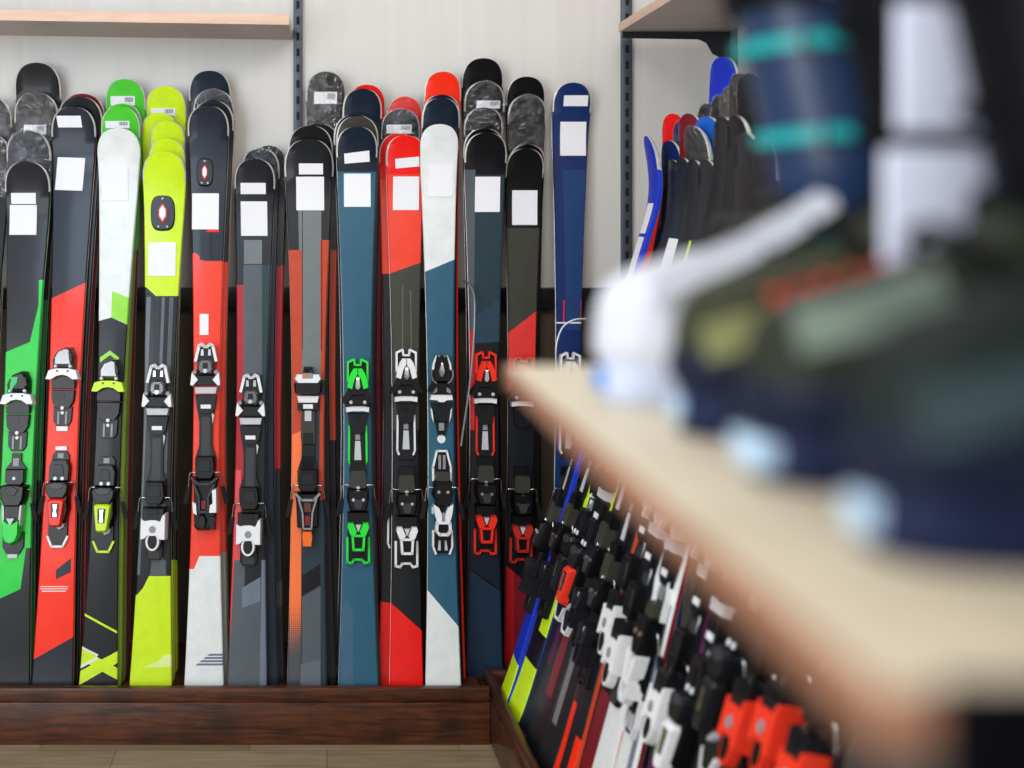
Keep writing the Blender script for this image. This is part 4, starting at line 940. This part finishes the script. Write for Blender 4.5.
# left wall shelf
t = tag(empty('wall_shelf', (-.114, 3.63, 2.10)), 'birch wall shelf above the left skis on the back wall', 'shelf')
t.rotation_euler = (0, math.radians(.9), 0)
bm = bmesh.new(); add_box(bm, -1.9, 0, .0, .32, 0, .032, 0, .001)
for f in bm.faces:
    if f.calc_center_median().y < .003: f.material_index = 1
obj('shelf_board', bm, [UNDER, PINK], t)
# right wall shelf on a bracket
t = tag(empty('wall_shelf', (1.30, 3.70, 2.106)), 'birch wall shelf on a black bracket over the side skis', 'shelf')
bm = bmesh.new(); add_box(bm, -.372, -.024, -2.0, .12, 0, .028, 0, .001)
for f in bm.faces:
    if f.calc_center_median().x < -.37: f.material_index = 1
obj('shelf_board', bm, [UNDER, PINK], t)
def bracket(y):
    pr = [(-.362, -.0003), (-.0235, -.0003), (-.0235, -.14), (-.034, -.14), (-.045, -.085), (-.075, -.07), (-.095, -.035), (-.12, -.024), (-.362, -.02)]
    bm = bmesh.new(); V = [[bm.verts.new((x, y+d, z)) for x, z in pr] for d in (-.003, .003)]
    n = len(pr)
    for i in range(n): bm.faces.new((V[0][i], V[0][(i+1) % n], V[1][(i+1) % n], V[1][i]))
    bm.faces.new(V[0]); bm.faces.new(V[1])
    obj('bracket', bm, mat((40, 44, 50), .4, .3), t, .3)
bracket(.112); bracket(-1.2)

# grey security cables
bm = bmesh.new(); pts = [at(463, 281, 3.80), at(469, 284, 3.74), at(474, 296, 3.70), at(474.5, 320, 3.67), at(473, 350, 3.64), at(469, 390, 3.62), at(464, 425, 3.62), at(461, 446, 3.62)]
add_tube(bm, smooth_path(pts), .0032, 0, 8); o = obj('security_cable', bm, mat((128, 132, 136), .35, .3)); tag(o, 'thin grey cable hanging left of the ski with red bindings', 'cable')
bm = bmesh.new(); pts = [at(586, 319, 3.55), at(574, 320, 3.55), at(563, 327, 3.55), at(557, 342, 3.55), at(556, 358, 3.55), at(558, 375, 3.55), at(563, 390, 3.55)]
add_tube(bm, smooth_path(pts), .0035, 0, 8); o = obj('security_cable', bm, mat((160, 164, 168), .3, .4)); tag(o, 'looped grey cable in front of the tall navy ski, next to the white boot toe', 'cable')

# ------------------------------------------------------------------ near shelf with ski boots
SZ = EYE-.15
SX, SY0, SY1 = .172, .374, 1.162
t = tag(empty('display_shelf', (SX, SY1, SZ-.02)), 'blurred light wooden display shelf in the foreground, carrying the ski boots', 'shelf')
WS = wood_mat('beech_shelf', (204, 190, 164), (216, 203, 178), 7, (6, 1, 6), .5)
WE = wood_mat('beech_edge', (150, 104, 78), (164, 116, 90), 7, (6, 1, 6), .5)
bm = bmesh.new(); add_box(bm, 0, .44, SY0-SY1, 0, 0, .02, 0, .0015)
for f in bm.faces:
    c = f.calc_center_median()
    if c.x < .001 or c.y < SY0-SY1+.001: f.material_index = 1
obj('shelf_board', bm, [WS, WE], t)
BKM = mat((5, 6, 11), .8, 0, 0, .06, 60, 'matte_black', .05)
bm = bmesh.new(); add_box(bm, .018, .44, SY0-SY1-.014, SY0-SY1-.0005, -.06, .024, 0, .001); obj('end_plate', bm, BKM, t)  # black plate covering the near end of the shelf
g = tag(empty('display_stand', (.645, .75, 0)), 'black back panel of the display stand behind the blurred boots', 'stand')
bm = bmesh.new(); add_box(bm, -.006, .014, -.42, .42, .02, 2.05, 0, .001); obj('back_panel', bm, BKM, g)
for yy in (-.41, .41):
    bm = bmesh.new(); add_box(bm, .0145, .06, yy-.02, yy+.02, .031, 2.1, 0, .002); obj('post', bm, BKM, g)
    bm = bmesh.new(); add_box(bm, -.25, .25, yy-.02, yy+.02, 0, .03, 0, .002); obj('foot', bm, BKM, g)

def sring(x0, x1, w, z, p=2.5, n=36, toe=1.0):
    cx, a = (x0+x1)/2, (x1-x0)/2; out = []
    for i in range(n):
        t = 2*PI*i/n; c, s_ = math.cos(t), math.sin(t)
        x = -a*math.copysign(abs(c)**(2/p), c); y = w/2*math.copysign(abs(s_)**(2/p), s_)
        out.append((cx+x, y, z(cx+x) if callable(z) else z))
    return out
def loft(bm, rings, mi=0, cap=True):
    V = [[bm.verts.new(q) for q in r] for r in rings]; n = len(V[0])
    for i in range(len(V)-1):
        for k in range(n):
            f = bm.faces.new((V[i][k], V[i][(k+1) % n], V[i+1][(k+1) % n], V[i+1][k])); f.material_index = mi
    if cap:
        for r in (V[0], V[-1]): bm.faces.new(r).material_index = mi
LOW = [(.028, .006, .334, .096), (.036, .001, .338, .104), (.050, -.001, .339, .108), (.070, .000, .337, .108), (.088, .006, .334, .104), (.100, .020, .331, .099), (.110, .052, .329, .095), (.120, .088, .328, .092), (.136, .122, .327, .090), (.16, .146, .328, .092), (.19, .150, .328, .096)]
CUF = [(.148, .148, .336, .102), (.160, .143, .340, .112), (.186, .138, .342, .117), (.225, .130, .339, .118), (.27, .120, .332, .119), (.315, .108, .324, .120), (.345, .098, .318, .119)]
def cz(z):
    for i in range(len(CUF)-1):
        if CUF[i][0] <= z <= CUF[i+1][0]:
            k = (z-CUF[i][0])/(CUF[i+1][0]-CUF[i][0]); return [CUF[i][j]+(CUF[i+1][j]-CUF[i][j])*k for j in (1, 2, 3)]
    return list(CUF[-1][1:])
def lz(z):
    for i in range(len(LOW)-1):
        if LOW[i][0] <= z <= LOW[i+1][0]:
            k = (z-LOW[i][0])/(LOW[i+1][0]-LOW[i][0]); return [LOW[i][j]+(LOW[i+1][j]-LOW[i][j])*k for j in (1, 2, 3)]
def band(prof, z, hgt, th, a0, a1, name, m, parent, tilt=0.0, n=28):
    """strap following the boot's outline between two angles (0 = toe side, 90 = the -y side)"""
    bm = bmesh.new(); R = []
    for i in range(n+1):
        t = math.radians(a0+(a1-a0)*i/n); sec = []
        for zz, o in ((z-hgt/2, 0), (z+hgt/2, 0), (z+hgt/2, th), (z-hgt/2, th)):
            x0, x1, w = prof(zz); x0 -= o; x1 += o; w += 2*o
            c, s_ = math.cos(t), math.sin(t); p = 2.5
            x = (x0+x1)/2-(x1-x0)/2*math.copysign(abs(c)**(2/p), c); y = -w/2*math.copysign(abs(s_)**(2/p), s_)
            sec.append(bm.verts.new((x, y, zz+tilt*(x-x0))))
        R.append(sec)
    for i in range(n):
        for k in range(4): bm.faces.new((R[i][k], R[i][(k+1) % 4], R[i+1][(k+1) % 4], R[i+1][k]))
    bm.faces.new(R[0]); bm.faces.new(R[-1])
    return obj(name, bm, m, parent, .8)
def boot(Y, label, shell, cuff, sole, buck, toecap=None, stripe=None, strap=None, lever=None, logo=None, X=.235, rz=0, plate=None, tongue=None, base=None, pw=.03, inst=None, flap=None):
    t = tag(empty('ski_boot', (X, Y, SZ+.0006), rz), label, 'ski boot', 'ski boots lined up on the near shelf')
    bm = bmesh.new(); loft(bm, [sring(a, b, w, z) for z, a, b, w in LOW]); o_shell = obj('shell', bm, shell, t, .7)
    bm = bmesh.new(); loft(bm, [sring(.004, .336, .1, .0285), sring(-.003, .342, .108, .036), sring(-.004, .343, .112, .048), sring(-.001, .340, .110, .056)]); obj('shell_base', bm, base or mat((18, 25, 48), .5, 0, 0, .06, 60, 'plastic', .15), t, .7)
    bm = bmesh.new(); loft(bm, [sring(a, b, w, (lambda zz: (lambda x: zz+max(0, (.2-x))*.10*(zz > .3)))(z)) for z, a, b, w in CUF]); c = obj('cuff', bm, cuff, t, .7)
    a, b, w = CUF[-1][1:]
    bm = bmesh.new(); loft(bm, [sring(a+.012, b-.012, w-.02, .34), sring(a+.006, b-.008, w-.016, .372), sring(a+.008, b-.006, w-.02, .392), sring(a+.02, b-.016, w-.04, .396)]); obj('liner', bm, mat((40, 42, 48), .8), t, .9)
    bm = bmesh.new(); loft(bm, [sring(.004, .13, .074, 0), sring(.002, .132, .08, .012), sring(.004, .13, .086, .0295)])
    loft(bm, [sring(.225, .336, .072, 0), sring(.223, .338, .076, .012), sring(.22, .336, .084, .0295)])
    loft(bm, [sring(.1, .25, .06, .008), sring(.1, .25, .066, .0295)]); so = obj('sole', bm, sole, t, .7)
    if plate:
        bm = bmesh.new(); add_box(bm, -.003, .012, -pw/2, pw/2, .008, .024, 0, .002); obj('toe_plate_glint', bm, plate, so)  # pale ones paint highlights on the sole toes, the blue one is a plate
    if toecap:
        bm = bmesh.new(); rr = []
        for z, a, b, w in LOW[:9]:
            rr.append((z, a, b, w))
        loft(bm, [sring(a-.002, b+.002, w+.004, z) for z, a, b, w in rr], 0, True)
        bmesh.ops.bisect_plane(bm, geom=list(bm.verts)+list(bm.edges)+list(bm.faces), plane_co=(.066, 0, 0), plane_no=(1, 0, -.1), clear_outer=True)
        bmesh.ops.holes_fill(bm, edges=bm.edges)
        obj('toe_cap', bm, toecap, t, .7)
    if stripe:
        # raised stripe (a flap edge on the white-toed boot) running from the toe up over the instep on the near side
        bm = bmesh.new(); P = [(.03, .088, .05), (.07, .104, .047), (.11, .122, .044), (.145, .142, .042), (.17, .16, .044)] if stripe is TOEW else flap or [(.006, .062, .050), (.03, .070, .0545), (.05, .076, .0540), (.07, .082, .053)]
        P = smooth_path([(x, -w+.002, z) for x, z, w in P], 5)
        R = []
        for p in P: R.append([bm.verts.new((p.x+dx, p.y+dy, p.z+dz)) for dx, dy, dz in ((0, -.005, -.009), (-.003, .004, .011), (.002, .018, .013), (.006, .018, -.011))])
        for i in range(len(R)-1):
            for k in range(4): bm.faces.new((R[i][k], R[i][(k+1) % 4], R[i+1][(k+1) % 4], R[i+1][k]))
        bm.faces.new(R[0]); bm.faces.new(R[-1]); obj('shell_stripe', bm, stripe, t, .8)
    lever = lever or buck
    for z, tl in ((.205, .1), (.275, .1)):
        bk = band(cz, z, .0105, .007, -60, 100, 'buckle', buck, t, .06)
        x0, x1, w = cz(z)
        bm = bmesh.new(); xc = x0+.055; add_box(bm, xc, xc+.075, -w/2-.016, -w/2-.004, z-.01, z+.012, 0, .003); obj('buckle_lever', bm, lever, bk)
        bm = bmesh.new()
        for kx in range(4): add_box(bm, x0+.02+kx*.008, x0+.025+kx*.008, -w/2+.006, -w/2+.016-kx*.002, z-.006, z+.006, 0, .001)
        obj('catch', bm, CHROME, bk)
    for z in (.122, .142):
        x0, x1, w = lz(z)
        bm = bmesh.new(); pts = [(x0+.03, w/2+.002, z-.012), (x0+.012, w/4, z+.012), (x0+.008, 0, z+.016), (x0+.012, -w/4, z+.012), (x0+.03, -w/2-.003, z-.012)]
        add_tube(bm, smooth_path(pts), .005, 0, 8); bk = obj('buckle', bm, inst or buck, t, .9)
        bm = bmesh.new(); add_box(bm, x0+.02, x0+.075, -w/2-.013, -w/2-.002, z-.03, z-.013, 0, .003); obj('buckle_lever', bm, lever, bk)
    st = band(cz, .325, .042, .006, -110, 110, 'power_strap', strap or RUBBER, t, 0)
    if tongue:
        bm = bmesh.new(); add_box(bm, .118, .182, -.071, -.0605, .198, .278, 0, .003); obj('cuff_panel', bm, tongue, c)
        bm = bmesh.new(); add_box(bm, .112, .186, -.0665, -.057, .100, .188, 0, .003); obj('cuff_panel', bm, tongue, c)
    if logo:
        bm = bmesh.new(); x = .048
        for i, wd_ in enumerate((.012, .010, .013, .010, .012)):
            zc = .090+i*.0045
            add_box(bm, x, x+.003, -.0545, -.0425, zc-.009, zc+.009); add_box(bm, x+.003, x+wd_, -.0545, -.0425, zc+.005, zc+.009); add_box(bm, x+.003, x+wd_, -.0545, -.0425, zc-.009+(i % 2)*.007, zc-.005+(i % 2)*.007)
            if i % 2 == 0: add_box(bm, x+wd_-.003, x+wd_, -.0545, -.0425, zc-.009, zc+.009)
            x += wd_+.005
        obj('logo', bm, logo, o_shell)
    return t
OLB = mat((50, 52, 34), .5, 0, 0, .06, 60, 'plastic', .15); BNAVY = plastic((28, 50, 84)); TEALP = plastic((16, 160, 160)); SOLEB = mat((24, 33, 64), .5, 0, 0, .06, 60, 'plastic', .15); BLK2 = mat((7, 8, 14), .5, 0, 0, .06, 60, 'matte_black', .1); GLINT = plastic((190, 220, 245)); TOEW = plastic((206, 208, 216)); OLIVL = plastic((128, 130, 84)); GRNG = plastic((118, 132, 120)); LAV = plastic((226, 230, 250))
boot(1.09, 'farthest ski boot, dark green toe half hidden behind the white-toed boot', plastic((38, 46, 40)), plastic((24, 40, 66)), SOLEB, TEALP, None, plastic((70, 76, 52)), BNAVY, TEALP, X=.285, inst=DARK)
boot(.95, 'ski boot with a white toe cap, white flap, navy cuff and teal buckles', OLB, BNAVY, plastic((196, 204, 226)), TEALP, TOEW, TOEW, BLK2, TEALP, None, plate=plastic((60, 140, 220)), X=.215, inst=DARK, base=TOEW, pw=.02)
boot(.81, 'dark olive ski boot with red lettering and white cuff panels', OLB, BLK2, SOLEB, BLK2, None, OLIVL, LAV, LAV, plastic((226, 72, 44)), plate=GLINT, tongue=LAV, pw=.014)
boot(.67, 'dark ski boot with grey-green stripe, second nearest of the row', mat((38, 42, 32), .5, 0, 0, .06, 60, 'plastic', .15), BLK2, SOLEB, BLK2, None, GRNG, BLK2, GREYD, plate=GLINT, pw=.045, flap=[(.012, .084, .046), (.035, .090, .0525), (.06, .098, .051), (.09, .106, .048)])
boot(.53, 'nearest black ski boot, cropped by the right picture edge', mat((24, 32, 30), .5, 0, 0, .06, 60, 'plastic', .15), BLK2, SOLEB, BLK2, None, plastic((44, 62, 64)), BLK2, GREYD, plate=GLINT, pw=.022)

# ------------------------------------------------------------------ light
W = bpy.data.worlds.new('World'); SC.world = W; W.use_nodes = True
W.node_tree.nodes['Background'].inputs['Color'].default_value = (1, .985, .975, 1)
W.node_tree.nodes['Background'].inputs['Strength'].default_value = .74
def area(name, loc, size, power, color, rot=(0, 0, 0), sy=None):
    l = bpy.data.lights.new(name, 'AREA'); l.energy = power; l.color = color; l.shape = 'RECTANGLE'; l.size = size; l.size_y = sy or size
    o = bpy.data.objects.new(name, l); COL.objects.link(o); o.location = loc; o.rotation_euler = rot
    return o
tilt = math.radians(48)
area('track_lamp', (-1.2, .7, 2.45), .6, 18, (.56, .76, 1.0), (math.radians(74), 0, 0))
area('left_fill', (-2.3, -.9, 1.55), 2.0, 66, (.93, .96, 1.0), (math.radians(90), 0, math.radians(-24)), 1.5)  # added fill, unseen, brightens the skis from the left front
area('track_lamp', (.1, 1.35, 2.8), .5, 13, (1, .97, .92), (tilt, 0, 0))
area('track_lamp', (.75, 2.0, 2.9), .4, 7, (1, .96, .9), (tilt*.8, 0, 0))
area('ceiling_lamp', (-1.0, .2, 2.96), 1.2, 12, (1, .98, .95), sy=.4)

# ------------------------------------------------------------------ camera
cam = bpy.data.cameras.new('camera'); co = bpy.data.objects.new('camera', cam); COL.objects.link(co)
co.location = (0, 0, EYE); co.rotation_euler = (PI/2, 0, 0)
cam.sensor_width = 36; cam.sensor_fit = 'HORIZONTAL'; cam.lens = F/1024*36
cam.shift_x = (512-VX)/1024; cam.shift_y = -(384-VY)/1024
cam.clip_start = .02; cam.clip_end = 50
cam.dof.use_dof = True; cam.dof.focus_distance = 3.6; cam.dof.aperture_fstop = 1.6
SC.camera = co
vs = SC.view_settings; vs.view_transform = 'Standard'; vs.look = 'None'; vs.gamma = 1; vs.use_curve_mapping = False; vs.exposure = 0.1
